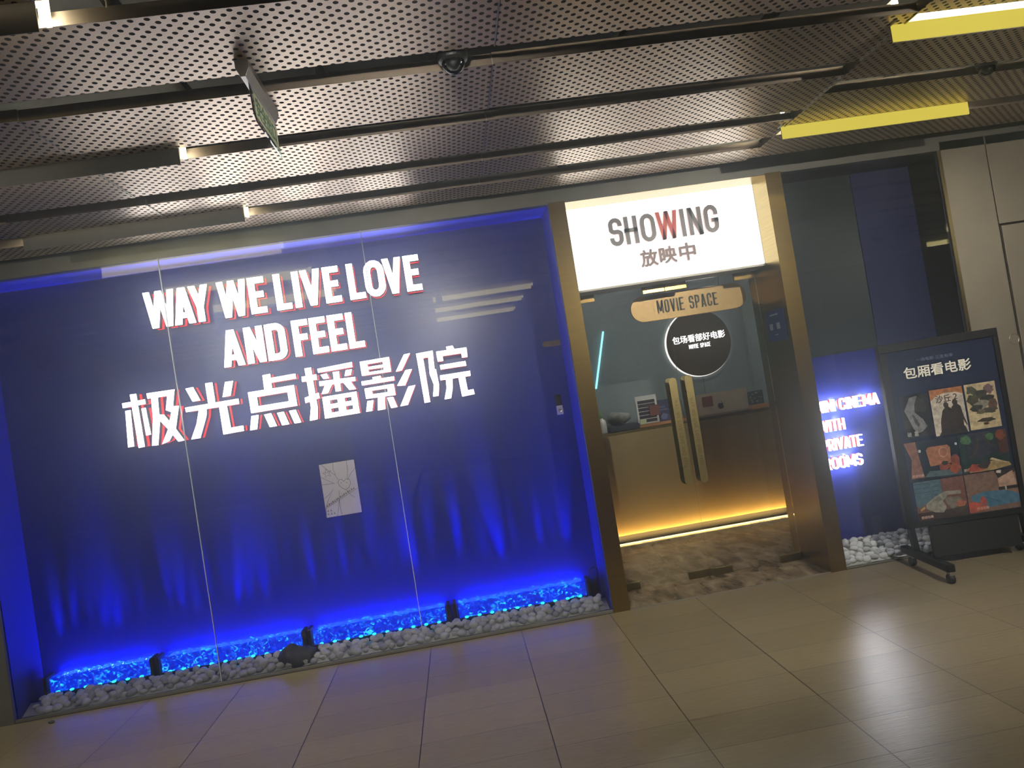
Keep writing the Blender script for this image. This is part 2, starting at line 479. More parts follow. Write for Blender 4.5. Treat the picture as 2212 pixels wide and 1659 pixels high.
def glyph(ch, w, h, t):
    """polygons of a bold condensed capital in a w x h box"""
    g = t * 0.92
    x0, x1, y0, y1 = t / 2, w - t / 2, g / 2, h - g / 2
    rx = (w - t) / 2; ry = min(rx * 1.15, (h - g) / 2 * 0.9); cx = w / 2
    if ch == 'I': return [bar(w / 2 - t / 2, w / 2 + t / 2, 0, h)]
    if ch == 'L': return [bar(0, t, 0, h), bar(0, w, 0, g)]
    if ch in 'EF':
        o = [bar(0, t, 0, h), bar(0, w, h - g, h), bar(0, w * .90, h / 2 - g / 2 + h * .02, h / 2 + g / 2 + h * .02)]
        return o + ([bar(0, w, 0, g)] if ch == 'E' else [])
    if ch == 'H': return [bar(0, t, 0, h), bar(w - t, w, 0, h), bar(0, w, h / 2 - g / 2, h / 2 + g / 2)]
    if ch == 'T': return [bar(w / 2 - t / 2, w / 2 + t / 2, 0, h), bar(0, w, h - g, h)]
    if ch == 'V': return [dia(w / 2 - t / 2, 0, 0, h, t), dia(w / 2 - t / 2, w - t, 0, h, t)]
    if ch == 'A':
        a = w / 2 - t * .55
        return [dia(0, a, 0, h, t), dia(w - t, w - a - t, 0, h, t), bar(w * .2, w * .8, h * .17, h * .17 + g * .9)]
    if ch == 'Y':
        return [dia(w / 2 - t / 2, 0, h * .40, h, t), dia(w / 2 - t / 2, w - t, h * .40, h, t), bar(w / 2 - t / 2, w / 2 + t / 2, 0, h * .45)]
    if ch == 'W':
        s = t * .92; b1 = w * .27 - s / 2; b2 = w * .73 - s / 2; m = w / 2 - s / 2
        return [dia(b1, 0, 0, h, s), dia(b1, m, 0, h, s), dia(b2, m, 0, h, s), dia(b2, w - s, 0, h, s)]
    if ch == 'M': return [bar(0, t * .9, 0, h), bar(w - t * .9, w, 0, h), dia(w / 2 - t / 2, 0, h * .15, h, t), dia(w / 2 - t / 2, w - t, h * .15, h, t)]
    if ch == 'N': return [bar(0, t, 0, h), bar(w - t, w, 0, h), dia(w - t, 0, 0, h, t)]
    if ch == 'O':
        p = arc(cx, h - g / 2 - ry, rx, ry, 0, 180) + arc(cx, g / 2 + ry, rx, ry, 180, 360)
        return strip(p + [p[0]], t)
    if ch == 'D':
        rd = rx * .95
        return [bar(0, t, 0, h)] + strip([(t * .5, y1)] + arc(x1 - rd, y1 - rd, rd, rd, 90, 0) + arc(x1 - rd, y0 + rd, rd, rd, 0, -90) + [(t * .5, y0)], t)
    if ch in 'CG':
        p = [(x1, h * .64)] + arc(cx, h - g / 2 - ry, rx, ry, 0, 180) + arc(cx, g / 2 + ry, rx, ry, 180, 360) + [(x1, h * (.36 if ch == 'C' else .52))]
        return strip(p, t) + ([bar(w * .5, w, h * .52 - g, h * .52)] if ch == 'G' else [])
    if ch == 'S':
        rs = min(rx, h * .22); q = h / 2
        p = [(x1, h * .70)] + arc(cx, h - g / 2 - rs, rx, rs, 0, 180)
        p += arc(cx, q + rs * .55, rx, rs * .6, 190, 250, 4) + arc(cx, q - rs * .55, rx, rs * .6, 70, -10, 4)
        p += arc(cx, g / 2 + rs, rx, rs, 0, -180) + [(x0, h * .30)]
        return strip(p, t)
    if ch in 'PR':
        m = h * .45; rr = min(rx, (y1 - m) / 2)
        o = [bar(0, t, 0, h)] + strip([(t * .5, y1)] + arc(x1 - rr, y1 - rr, rr, rr, 90, 0) + arc(x1 - rr, m + rr, rr, rr, 0, -90) + [(t * .5, m)], t)
        return o + ([dia(w - t, w * .42, 0, m, t)] if ch == 'R' else [])
    return []

def word(text, u0, v0, cap, wid, t, gap, space):
    """list of (character, polygons) along u"""
    out = []
    u = u0
    for ch in text:
        if ch == ' ':
            u += space; continue
        k = {'I': t / wid, 'W': 1.55, 'M': 1.35, 'A': 1.12, 'V': 1.08}.get(ch, 1.0)
        w = wid * k
        out.append((ch, [[(u + a, v0 + b) for a, b in poly] for poly in glyph(ch, w, cap, t)]))
        u += w + gap
    return out, u

def width_of(text, wid, t, gap, space):
    return word(text, 0, 0, 1, wid, t, gap, space)[1] - gap

def font_polys(text, size, bold=0.0):
    """tessellated outline of text from the built-in font: (verts2d, faces)"""
    c = bpy.data.curves.new('lettering', 'FONT')
    c.body = text; c.size = size; c.offset = bold * size; c.resolution_u = 3
    o = bpy.data.objects.new('lettering', c)
    COL.objects.link(o)
    bpy.context.view_layer.update()
    dg = bpy.context.evaluated_depsgraph_get()
    me = bpy.data.meshes.new_from_object(o.evaluated_get(dg))
    v = [(p.co.x, p.co.y) for p in me.vertices]
    f = [tuple(p.vertices) for p in me.polygons]
    e = {}
    for q in f:
        for i in range(len(q)):
            k = tuple(sorted((q[i], q[(i + 1) % len(q)])))
            e[k] = e.get(k, 0) + 1
    edges = [k for k, n in e.items() if n == 1]
    bpy.data.objects.remove(o); bpy.data.curves.remove(c); bpy.data.meshes.remove(me)
    return v, f, edges

def font_solid(mb, text, box, fn, d0, d1, bold=0.015, slot=0, side=None):
    """text fitted to the rectangle box=(u0,u1,v0,v1), with thickness d0..d1; bold spreads the strokes"""
    v, f, ed = font_polys(text, 1.0, 0.0)
    if not v: return
    a0 = min(p[0] for p in v); a1 = max(p[0] for p in v); b0 = min(p[1] for p in v); b1 = max(p[1] for p in v)
    u0, u1, w0, w1 = box
    k = bold * (w1 - w0)
    q = [(u0 + k + (p[0] - a0) / (a1 - a0) * (u1 - u0 - 2 * k), w0 + k + (p[1] - b0) / (b1 - b0) * (w1 - w0 - 2 * k)) for p in v]
    n = len(q)
    shifts = [(0, 0)] if bold <= 0 else [(k * math.cos(R(a)), k * math.sin(R(a))) for a in range(0, 360, 45)]
    for i, (sx, sy) in enumerate(shifts):
        e = (d1 - d0) * 0.004 * i
        mb.add([fn(a + sx, b + sy, d0 + e) for a, b in q], f, slot)
        if d1 != d0:
            mb.add([fn(a + sx, b + sy, d0 + e) for a, b in q] + [fn(a + sx, b + sy, d1) for a, b in q], [(i0, j0, j0 + n, i0 + n) for i0, j0 in ed], slot if side is None else side)

def wallfn(y):
    """sign lettering stands upright on a wall plane: u=x, v=z, depth d counted into the wall"""
    return lambda u, v, d: (u, y + d, v)

# ================================================================ THE SETTING
D = 4.77          # shop front plane
ZC = 2.83         # underside of the ceiling panels
ZH = 2.74         # top of the openings
XW0, XW1 = -2.98, 0.813          # big window
XD0, XD1 = 0.926, 2.322          # doorway between the brass posts
XR0, XR1 = 2.434, 3.575          # small window
YB = 5.11         # back wall of the windows
YDOOR = 5.18

struct(MB().box(-9, 9, -9, D, -0.06, 0).build('floor', M_FLOOR), 'grey brown rectangular floor tiles with a fine streaked surface', 'floor')
struct(MB().box(-9, 9, -9, 9, 3.32, 3.40).build('ceiling', M_PLENUM), 'dark void above the perforated ceiling panels', 'ceiling')

struct(MB().box(-9, 9, -7.1, -7.0, 0, 3.32).build('wall_opposite', mat('opposite_wall', (92, 92, 98), 0.6)), 'plain wall across the corridor behind the viewer', 'wall')

struct(MB().box(-9.1, -9, -7.1, 5, 0, 3.32).build('wall_far_left', MATS['opposite_wall']), 'plain wall at the far left end of the corridor', 'wall')
struct(MB().box(9, 9.1, -7.1, 5, 0, 3.32).build('wall_far_right', MATS['opposite_wall']), 'plain wall at the far right end of the corridor', 'wall')

# front wall: header over the openings, grey pillar on the left, steel cladding on the right
h = MB().box(-9, 9, D, D + 0.06, ZH, 3.32)
struct(h.build('wall_front', M_HEADER), 'dark metal header above windows and doorway', 'wall')
struct(MB().box(-9, XW0, D - 0.005, 5.3, 0, 3.3).build('wall_left', M_HEADER), 'dark grey pillar left of the blue window', 'wall')
struct(MB().box(3.6, 9, D + 0.02, D + 0.1, 0, 3.3).build('wall_right', M_DARKGAP), 'dark backing behind the steel panels', 'wall')
def panel(x0, x1, z0, z1, label):
    o = MB().box(x0, x1, D, D + 0.02, z0, z1).build('trim_1', M_STEEL, bevel=0.002)
    struct(o, label, 'wall panel')
panel(3.602, 3.936, 0.0, 2.80, 'tall narrow steel wall panel beside the small window')
panel(3.944, 4.95, 2.172, 2.80, 'upper steel wall panel at the right edge')
panel(3.956, 4.95, 0.0, 2.158, 'lower steel door panel at the right edge')
panel(4.96, 9.0, 0.0, 2.80, 'steel wall panel beyond the right edge')
t = thing('recessed_pull', (3.93, D - 0.001, 1.36), 'round recessed pull beside the steel panel joint at right edge', 'handle')
MB().lathe([(0.001, 0.0), (0.036, 0.0), (0.04, -0.003), (0.036, -0.005), (0.031, -0.001), (0.001, -0.001)], c=(3.905, D, 1.36), axis='y').build('cup', M_STEEL, t, smooth=False)

# ---- big window: recess, glass, kerb
r = MB()
struct(MB().box(XW0, XW1, YB, YB + 0.05, 0, ZH + 0.05).build('wall_back', M_NAVY), 'glossy navy wall behind the big window', 'wall')
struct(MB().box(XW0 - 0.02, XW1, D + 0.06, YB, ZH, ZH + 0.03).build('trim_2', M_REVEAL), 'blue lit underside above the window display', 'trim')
struct(MB().box(XW0, XW0 + 0.006, D + 0.005, YB, 0, ZH).build('trim_3', M_REVEALDIM), 'blue lit left side of the window display', 'trim')
struct(MB().box(XW1 - 0.006, XW1, D + 0.005, YB, 0, ZH).build('trim_4', M_REVEALDIM), 'blue lit right side of the window display', 'trim')
struct(MB().box(XW0, XW1, D, YB, -0.05, 0.003).build('floor_display', M_DARKGAP), 'base under the pebbles of the big window', 'floor')
def lean(mb):
    mb.v = [(x, y - 0.0065 * z, z) for x, y, z in mb.v]
    return mb
win = bpy.data.objects.new('window_1', None); COL.objects.link(win)
struct(win, 'big blue shop window of three frameless glass panes', 'window')
seams = [XW0 + 0.004, -1.7275, -0.4375, XW1 - 0.008]
for a, b in zip(seams[:-1], seams[1:]):
    lean(MB().box(a + 0.002, b - 0.002, D + 0.014, D + 0.024, 0.022, ZH - 0.001)).build('pane', M_GLASS, win)
M_SEAM = mat('clear_seal', (196, 204, 214), 0.25, spec=0.8)
for x in seams[1:-1]:
    lean(MB().box(x - 0.002, x + 0.002, D + 0.013, D + 0.025, 0.022, ZH - 0.001)).build('seal', M_SEAM, win)
MB().box(XW0 + 0.001, XW1 - 0.001, D + 0.002, D + 0.032, 0.0, 0.021).build('bottom_rail', M_HEADER, win, bevel=0.002)

# ---- brass portal
struct(MB().box(XW1, XD0, D - 0.004, YDOOR + 0.12, 0, ZH + 0.008).build('trim_5', M_BRASS), 'brushed brass left post of the doorway', 'door frame')
struct(MB().box(XD1, XR0, D - 0.004, YDOOR + 0.12, 0, ZH + 0.008).build('trim_6', M_BRASS), 'brushed brass right post of the doorway', 'door frame')
struct(MB().box(XD0, XD1, D - 0.002, YDOOR + 0.028, ZH - 0.003, ZH).build('trim_7', M_BRASS), 'brushed brass underside above the light box', 'door frame')
t = thing('downlight', (1.634, 4.863, ZH), 'round recessed spotlight in the brass above the light box', 'ceiling light')
MB().lathe([(0.034, 0.0), (0.045, -0.004), (0.047, 0.004), (0.034, 0.006)], c=(1.634, 4.863, ZH + 0.006)).build('ring', M_ALU, t, smooth=True)
MB().lathe([(0.001, 0.002), (0.034, 0.002), (0.034, 0.006), (0.001, 0.006)], c=(1.634, 4.863, ZH + 0.004)).build('lens', emit_mat('spot_lens', (1, 0.92, 0.75), 3.0), t)

# ---- doorway and lobby
struct(MB().box(0.2, 3.9, D + 0.004, 7.75, -0.05, 0.0).build('floor_lobby', M_SLATE), 'brown slate tiles in and behind the doorway', 'floor')
struct(MB().box(XD0, XD1, D - 0.002, D + 0.006, 0.0, 0.006).build('baseboard_front', M_ALU), 'thin metal edge of the doorway floor', 'trim')
struct(MB().box(0.2, 3.9, 7.6, 7.7, 0, 3.3).build('wall_lobby', M_GREYWALL), 'grey rear wall of the lobby', 'wall')
struct(MB().box(0.75, 0.81, YDOOR + 0.12, 7.6, 0, 3.3).build('wall_lobby_left', M_DARKWALL), 'dark left wall of the lobby', 'wall')
struct(MB().box(3.2, 3.26, YDOOR + 0.12, 7.6, 0, 3.3).build('wall_lobby_right', M_GREYWALL), 'grey right wall of the lobby', 'wall')
struct(MB().box(0.2, 3.9, YDOOR + 0.1, 7.7, 2.85, 2.9).build('ceiling_lobby', M_PLENUM), 'dark lobby ceiling', 'ceiling')
struct(MB().box(2.653, 2.656, 7.594, 7.6, 1.0, 2.85).build('trim_8', M_DARKGAP), 'thin dark panel joint on the lobby wall', 'trim')
struct(MB().box(XD0, XD1, YDOOR + 0.03, YDOOR + 0.12, 2.165, ZH + 0.008).build('wall_transom', M_DARKWALL), 'dark transom behind the light box', 'wall')

XS = 1.630
def glass_door(x0, x1, hinge, label, name):
    t = bpy.data.objects.new(name, None); COL.objects.link(t)
    t.location = ((x0 + x1) / 2, YDOOR, 0.0)
    t.matrix_basis = Matrix.Translation(t.location)
    struct(t, label, 'door')
    MB().box(x0 + 0.003, x1 - 0.003, YDOOR - 0.005, YDOOR + 0.005, 0.012, 2.150).build('pane', M_DOORGLASS, t)
    for zz, s in ((0.010, 1), (2.150, -1)):
        z0, z1 = (zz, zz + 0.052) if s > 0 else (zz - 0.052, zz)
        for a, b in ((x0 + 0.002, x0 + 0.162), (x1 - 0.162, x1 - 0.002)):
            if hinge == 'l' and a == x0 + 0.002: b = a + 0.175
            pf = MB().box(a, b, YDOOR - 0.016, YDOOR + 0.016, z0, z1).build('patch_fitting', M_BRASS if s < 0 else M_BRASSDARK, t, bevel=0.002)
    # the pull: two rounded brass plates on either side of the pane, joined by two pins
    xc = 1.567 if hinge == 'l' else 1.6835
    pull = None
    for yy, nm in ((5.131, 'front'), (5.225, 'back')):
        w, za, zb = 0.029, 0.686, 1.4685
        pts = [(xc + a, zb - w + b) for a, b in arc(0, 0, w, w, 0, 180, 12)] + [(xc + a, za + w + b) for a, b in arc(0, 0, w, w, 180, 360, 12)]
        p = MB().prism(pts, wallfn(yy), 0, 0.007).build('pull_plate', M_PULL, t, bevel=0.0015)
        if nm == 'front':
            pull = p
    for z in (1.352, 0.800):
        MB().tube([(xc, 5.136, z), (xc, 5.227, z)], 0.009, 12).build('pull_pin', M_BRASS, t, smooth=True)
    txt = 'WAY WE LIVE LOVE AND FEEL'
    cap = 0.024
    prm = dict(wid=0.0125, t=0.0032, gap=0.0035, space=0.012)
    tot = width_of(txt, **prm)
    k = 0.50 / tot
    L, _ = word(txt, 0, 0, cap, 0.0125 * k, 0.0032, 0.0035 * k, 0.012 * k)
    fn = lambda u, v, d: (xc - cap / 2 + v, 5.131 + d, 1.305 - u)
    mb = MB()
    for ch, polys in L:
        for q in polys:
            mb.prism(q, fn, -0.0016, 0.0005)
    mb.build('pull_lettering', M_LETTERBRASS, pull)
    return t
glass_door(XD0 + 0.002, XS - 0.001, 'l', 'left leaf of the frameless glass entrance door', 'door_1')
glass_door(XS + 0.001, XD1 - 0.002, 'r', 'right leaf of the frameless glass entrance door', 'door_2')

# ---- small window
struct(MB().box(XR0, XR1 + 0.03, YB, YB + 0.05, 0, 1.45).build('wall_back_right', M_NAVY), 'navy wall behind the small window', 'wall')
struct(MB().box(XR0, XR1 + 0.03, YB - 0.01, YB + 0.05, 1.45, ZH + 0.05).build('wall_back_upper', M_DARKWALL), 'dark panel in the upper small window', 'wall')
struct(MB().box(3.12, XR1 + 0.02, YB - 0.016, YB - 0.008, 1.46, ZH).build('trim_9', mat('navy_panel', (30, 36, 84), 0.65)), 'navy strip at the right of the small window', 'trim')
struct(MB().box(XR1, 3.602, D - 0.003, YB, 0, ZH).build('trim_10', M_BRASSDARK), 'dark metal frame at the right of the small window', 'window frame')
struct(MB().box(XR0, XR1, D + 0.06, YB, ZH, ZH + 0.03).build('trim_11', M_DARKWALL), 'underside above the small window', 'trim')
struct(MB().box(XR0, XR1, D, YB, -0.05, 0.003).build('floor_display_right', M_DARKGAP), 'base under the pebbles of the small window', 'floor')
win2 = bpy.data.objects.new('window_2', None); COL.objects.link(win2)
struct(win2, 'tall narrow shop window right of the doorway', 'window')
MB().box(XR0 + 0.003, XR1 - 0.003, D + 0.012, D + 0.022, 0.012, ZH - 0.001).build('pane', M_GLASS, win2)
MB().box(XR0 + 0.001, XR1 - 0.001, D + 0.002, D + 0.032, 0.0, 0.011).build('bottom_rail', M_HEADER, win2, bevel=0.002)

# ---- perforated ceiling panels, each a tray with turned up edges
def ceiling_panel(x0, x1, y0, y1, hang=0.0):
    z = ZC - hang
    mb = MB()
    a, b = x0 + 0.002, x1 - 0.002
    mb.add([(a, y0, z), (b, y0, z), (b, y1, z), (a, y1, z)], [(0, 1, 2, 3)], 0)
    mb.box(a, b, y0, y0 + 0.002, z, z + 0.045, 1)
    mb.box(a, b, y1 - 0.002, y1, z, z + 0.045, 1)
    mb.box(a, a + 0.002, y0 + 0.002, y1 - 0.002, z, z + 0.045, 1)
    mb.box(b - 0.002, b, y0 + 0.002, y1 - 0.002, z, z + 0.045, 1)
    o = mb.build('ceiling_panel', [M_PERF, M_PANELEDGE], loc=((x0 + x1) / 2 , y0 + 0.016, z))
    struct(o, 'perforated beige metal ceiling panel', 'ceiling panel')
ROWS = [(2.264, 2.703), (2.848, 3.282), (3.424, 3.848), (3.989, 4.256), (4.425, 4.673)]
for k in range(1, 9):
    ROWS.append((2.264 - 0.58 * k, 2.703 - 0.58 * k))
XS_L = [-6.88, -5.07, -3.265, -1.460, 0.356, 2.160]
for i, (a, b) in enumerate(zip(XS_L[:-1], XS_L[1:])):
    for j, (y0, y1) in enumerate(ROWS):
        dz = 0.0 if (i * 7 + j * 3) % 4 else 0.004
        ceiling_panel(a, b, y0, y1, dz)
ROWR = [(2.424, 2.864), (3.010, 3.502), (3.648, 4.085), (4.232, 4.640)]
for k in range(1, 9):
    ROWR.append((2.424 - 0.58 * k, 2.864 - 0.58 * k))
for a, b in ((2.160, 3.965), (3.965, 5.77), (5.77, 7.575)):
    for y0, y1 in ROWR:
        ceiling_panel(a, b, y0, y1)
for x in (-1.460, 0.356, 2.160):
    for y0, y1 in ROWS[:5] + [(1.684, 2.123)]:
        struct(MB().box(x - 0.003, x + 0.003, y0, y1, ZC - 0.004, ZC + 0.03).build('trim_13', M_ALU), 'thin bright strip between ceiling panels', 'trim')
# runners that carry the panels, seen in the gaps
for x in (-2.3, -0.86, -0.32, 0.12, 0.9, 1.55, 2.62, 3.3):
    struct(MB().box(x - 0.015, x + 0.015, -2.5, 4.7, ZC + 0.06, ZC + 0.10).build('trim_12', M_HEADER), 'dark runner above the ceiling panels', 'ceiling runner')

# ================================================================ LAMPS IN THE CEILING GAPS
def lamp(xa, xb, y, face, label, cable=False, lit=None):
    """a sheet metal baffle hanging in a gap with a lamp on one side of it (face=+1 towards the wall)"""
    t = thing('linear_lamp', ((xa + xb) / 2, y, ZC), label, 'ceiling lamp', 'linear lamps in the ceiling gaps')
    zb = ZC - 0.065
    if face > 0:
        MB().box(xa, xb, y - 0.001, y + 0.002, zb, ZC + 0.055).build('baffle', M_BAFFLE, t)
        MB().box(xa + 0.004, xb - 0.004, y + 0.0025, y + 0.008, zb + 0.004, ZC + 0.012).build('lit_baffle_face', M_LITBACK, t)  # baffle side lit by the tube, made to glow itself
        MB().box(xa, xb, y + 0.016, y + 0.050, ZC + 0.045, ZC + 0.080).build('tube', M_TUBE, t)
        mb = MB(); mb.box(xa, xb, y + 0.003, y + 0.060, ZC + 0.090, ZC + 0.093); mb.box(xa, xb, y + 0.058, y + 0.060, ZC + 0.040, ZC + 0.0899); mb.build('light_shield', M_BAFFLE, t)  # unseen sheet added to keep tube light out of the void
        MB().box(xb + 0.001, xb + 0.018, y + 0.006, y + 0.048, ZC - 0.030, ZC + 0.085).build('end_cap', M_TUBEEND, t, bevel=0.002)
    else:
        MB().box(xa, xb, y + 0.012, y + 0.015, zb - 0.008, ZC + 0.055).build('baffle', M_BAFFLE, t)
        MB().box(xa + 0.001, xb - 0.001, y, y + 0.0118, zb - 0.006, ZC + 0.006).build('lit_baffle_face', M_LITFACE, t, bevel=0.002)  # glowing sheet stands in for the tube light on the baffle
        MB().box(xa, xb, y - 0.055, y - 0.018, ZC + 0.05, ZC + 0.085).build('tube', M_TUBE, t)
        mb = MB(); mb.box(xa, xb, y - 0.065, y + 0.011, ZC + 0.095, ZC + 0.098); mb.box(xa, xb, y - 0.065, y - 0.062, ZC + 0.045, ZC + 0.0949); mb.build('light_shield', M_BAFFLE, t)  # same added shield, blocks the tube upward and sideways
        MB().box(xa - 0.018, xa - 0.003, y - 0.05, y + 0.014, ZC - 0.006, ZC + 0.02).build('end_clip', M_CLEAR, t, bevel=0.003)
    if cable:
        MB().tube([(xb + 0.02, y + 0.02, ZC + 0.06), (xb + 0.06, y + 0.022, ZC + 0.066), (xb + 0.11, y + 0.03, ZC + 0.075), (xb + 0.15, y + 0.05, ZC + 0.07), (xb + 0.17, y + 0.075, ZC + 0.05), (xb + 0.165, y + 0.085, ZC + 0.035)], 0.003, 8).build('cable', M_WHITE, t, smooth=True)
lamp(-2.215, -1.020, 2.170, 1, 'linear lamp with dark baffle and glowing white end at the top left corner', cable=True)
lamp(-2.240, -1.040, 3.310, 1, 'linear lamp with dark baffle in the second ceiling gap on the left', )
lamp(-2.280, -1.042, 4.310, 1, 'linear lamp with dark baffle in the last ceiling gap above the blue window')
lamp(2.100, 3.310, 2.940, -1, 'yellow lit linear lamp cut by the top right corner')
lamp(2.140, 3.316, 4.090, -1, 'yellow lit linear lamp nearest the small window')
# lamps out of view: some mirrored in the shop glass, the rest added fill
lamp(-0.080, 1.160, 0.560, 1, 'linear lamp behind the viewer, nearest of three mirrored in the window')
lamp(-0.080, 1.140, -0.520, 1, 'linear lamp behind the viewer, middle of three mirrored in the window')
lamp(-0.090, 1.130, -1.760, 1, 'linear lamp behind the viewer, farthest of three mirrored in the window')
lamp(2.140, 3.316, 1.770, -1, 'added fill lamp over the viewer on the right side')
lamp(2.140, 3.316, 0.560, -1, 'added fill lamp beside the viewer on the right side')
lamp(2.140, 3.316, -0.620, -1, 'added fill lamp behind the viewer on the right side')
lamp(7.340, 7.740, -0.760, 1, 'short linear lamp far behind the viewer, mirrored in the small window')
lamp(-0.080, 1.120, 1.770, -1, 'added fill lamp over the head of the viewer')

for x, lab in ((-2.4, 'added fill spotlight behind the viewer, leftmost of four'), (0.0, 'added fill spotlight behind the viewer, second from the left'), (2.6, 'added fill spotlight behind the viewer, third from the left'), (5.2, 'added fill spotlight behind the viewer, rightmost of four')):
    y = 1.42  # spotlights added out of view to fill light onto the shop front
    t = thing('fill_spotlight', (x, y, 2.80), lab, 'spotlight', 'added fill spotlights behind the viewer')
    MB().box(x - 0.10, x + 0.10, y - 0.018, y + 0.018, 2.801, 2.825).build('track', M_BLACK, t)
    MB().tube([(x, y, 2.80), (x, y, 2.72)], 0.008, 8).build('stem', M_BLACK, t)
    MB().tube([(x, y - 0.05, 2.715), (x, y + 0.07, 2.655)], 0.035, 16).build('head', M_BLACK, t)
    li = bpy.data.lights.new('spot_beam', 'SPOT'); li.energy = FRONT * {-2.4: 0.40, 0.0: 0.70, 2.6: 1.25, 5.2: 0.38}.get(x, 1.0); li.color = (1.0, 0.92, 0.78); li.spot_size = R(95); li.spot_blend = 0.9; li.shadow_soft_size = 0.0
    lo = bpy.data.objects.new('spot_beam', li); COL.objects.link(lo); lo.location = (x, y + 0.085, 2.645)
    lo.rotation_euler = (R(62), 0, 0); lo.parent = t; lo.matrix_parent_inverse = parent_inverse(t)

# ================================================================ WALL LETTERING
def letter(parent, polys, y, face_m, ret_m, edge_m, dface=0.010, dret=0.055, e0=0.078, e1=0.098):
    mb = MB()
    for q in polys:
        mb.prism(q, wallfn(y), 0.0, dface, 0)
        mb.prism(q, wallfn(y), dface, dret, 1)
    o = mb.build('letter', [face_m, ret_m], parent)
    if edge_m:
        mb = MB()
        for q in polys:
            mb.prism(q, wallfn(y), e0, e1, 0)
        mb.build('letter_edge', edge_m, o)
    return o

YL = 5.0
t = thing('wall_sign', (-1.02, 5.1, 2.46), 'white lit letters with red edges reading WAY WE LIVE LOVE on the navy wall', 'sign', 'lit lettering in the blue window')
ZB, CAP = 2.338, 0.245
for ch, a, b in (('W', -1.943, -1.746), ('A', -1.762, -1.627), ('Y', -1.649, -1.523), ('W', -1.462, -1.274), ('E', -1.258, -1.152), ('L', -1.086, -0.985), ('I', -0.965, -0.916), ('V', -0.907, -0.774), ('E', -0.756, -0.650), ('L', -0.593, -0.487), ('O', -0.480, -0.344), ('V', -0.349, -0.221), ('E', -0.204, -0.099)):
    letter(t, [[(a + u, ZB + v) for u, v in q] for q in glyph(ch, b - a, CAP, 0.043)], YL, M_SIGN, M_RETURN, M_RED)
t = thing('wall_sign', (-1.02, 5.1, 2.13), 'white lit letters with red edges reading AND FEEL on the navy wall', 'sign', 'lit lettering in the blue window')
ZB = 2.009
for ch, a, b in (('A', -1.488, -1.350), ('N', -1.331, -1.208), ('D', -1.192, -1.062), ('F', -1.012, -0.906), ('E', -0.894, -0.788), ('E', -0.771, -0.665), ('L', -0.648, -0.544)):
    letter(t, [[(a + u, ZB + v) for u, v in q] for q in glyph(ch, b - a, CAP, 0.043)], YL, M_SIGN, M_RETURN, M_RED)

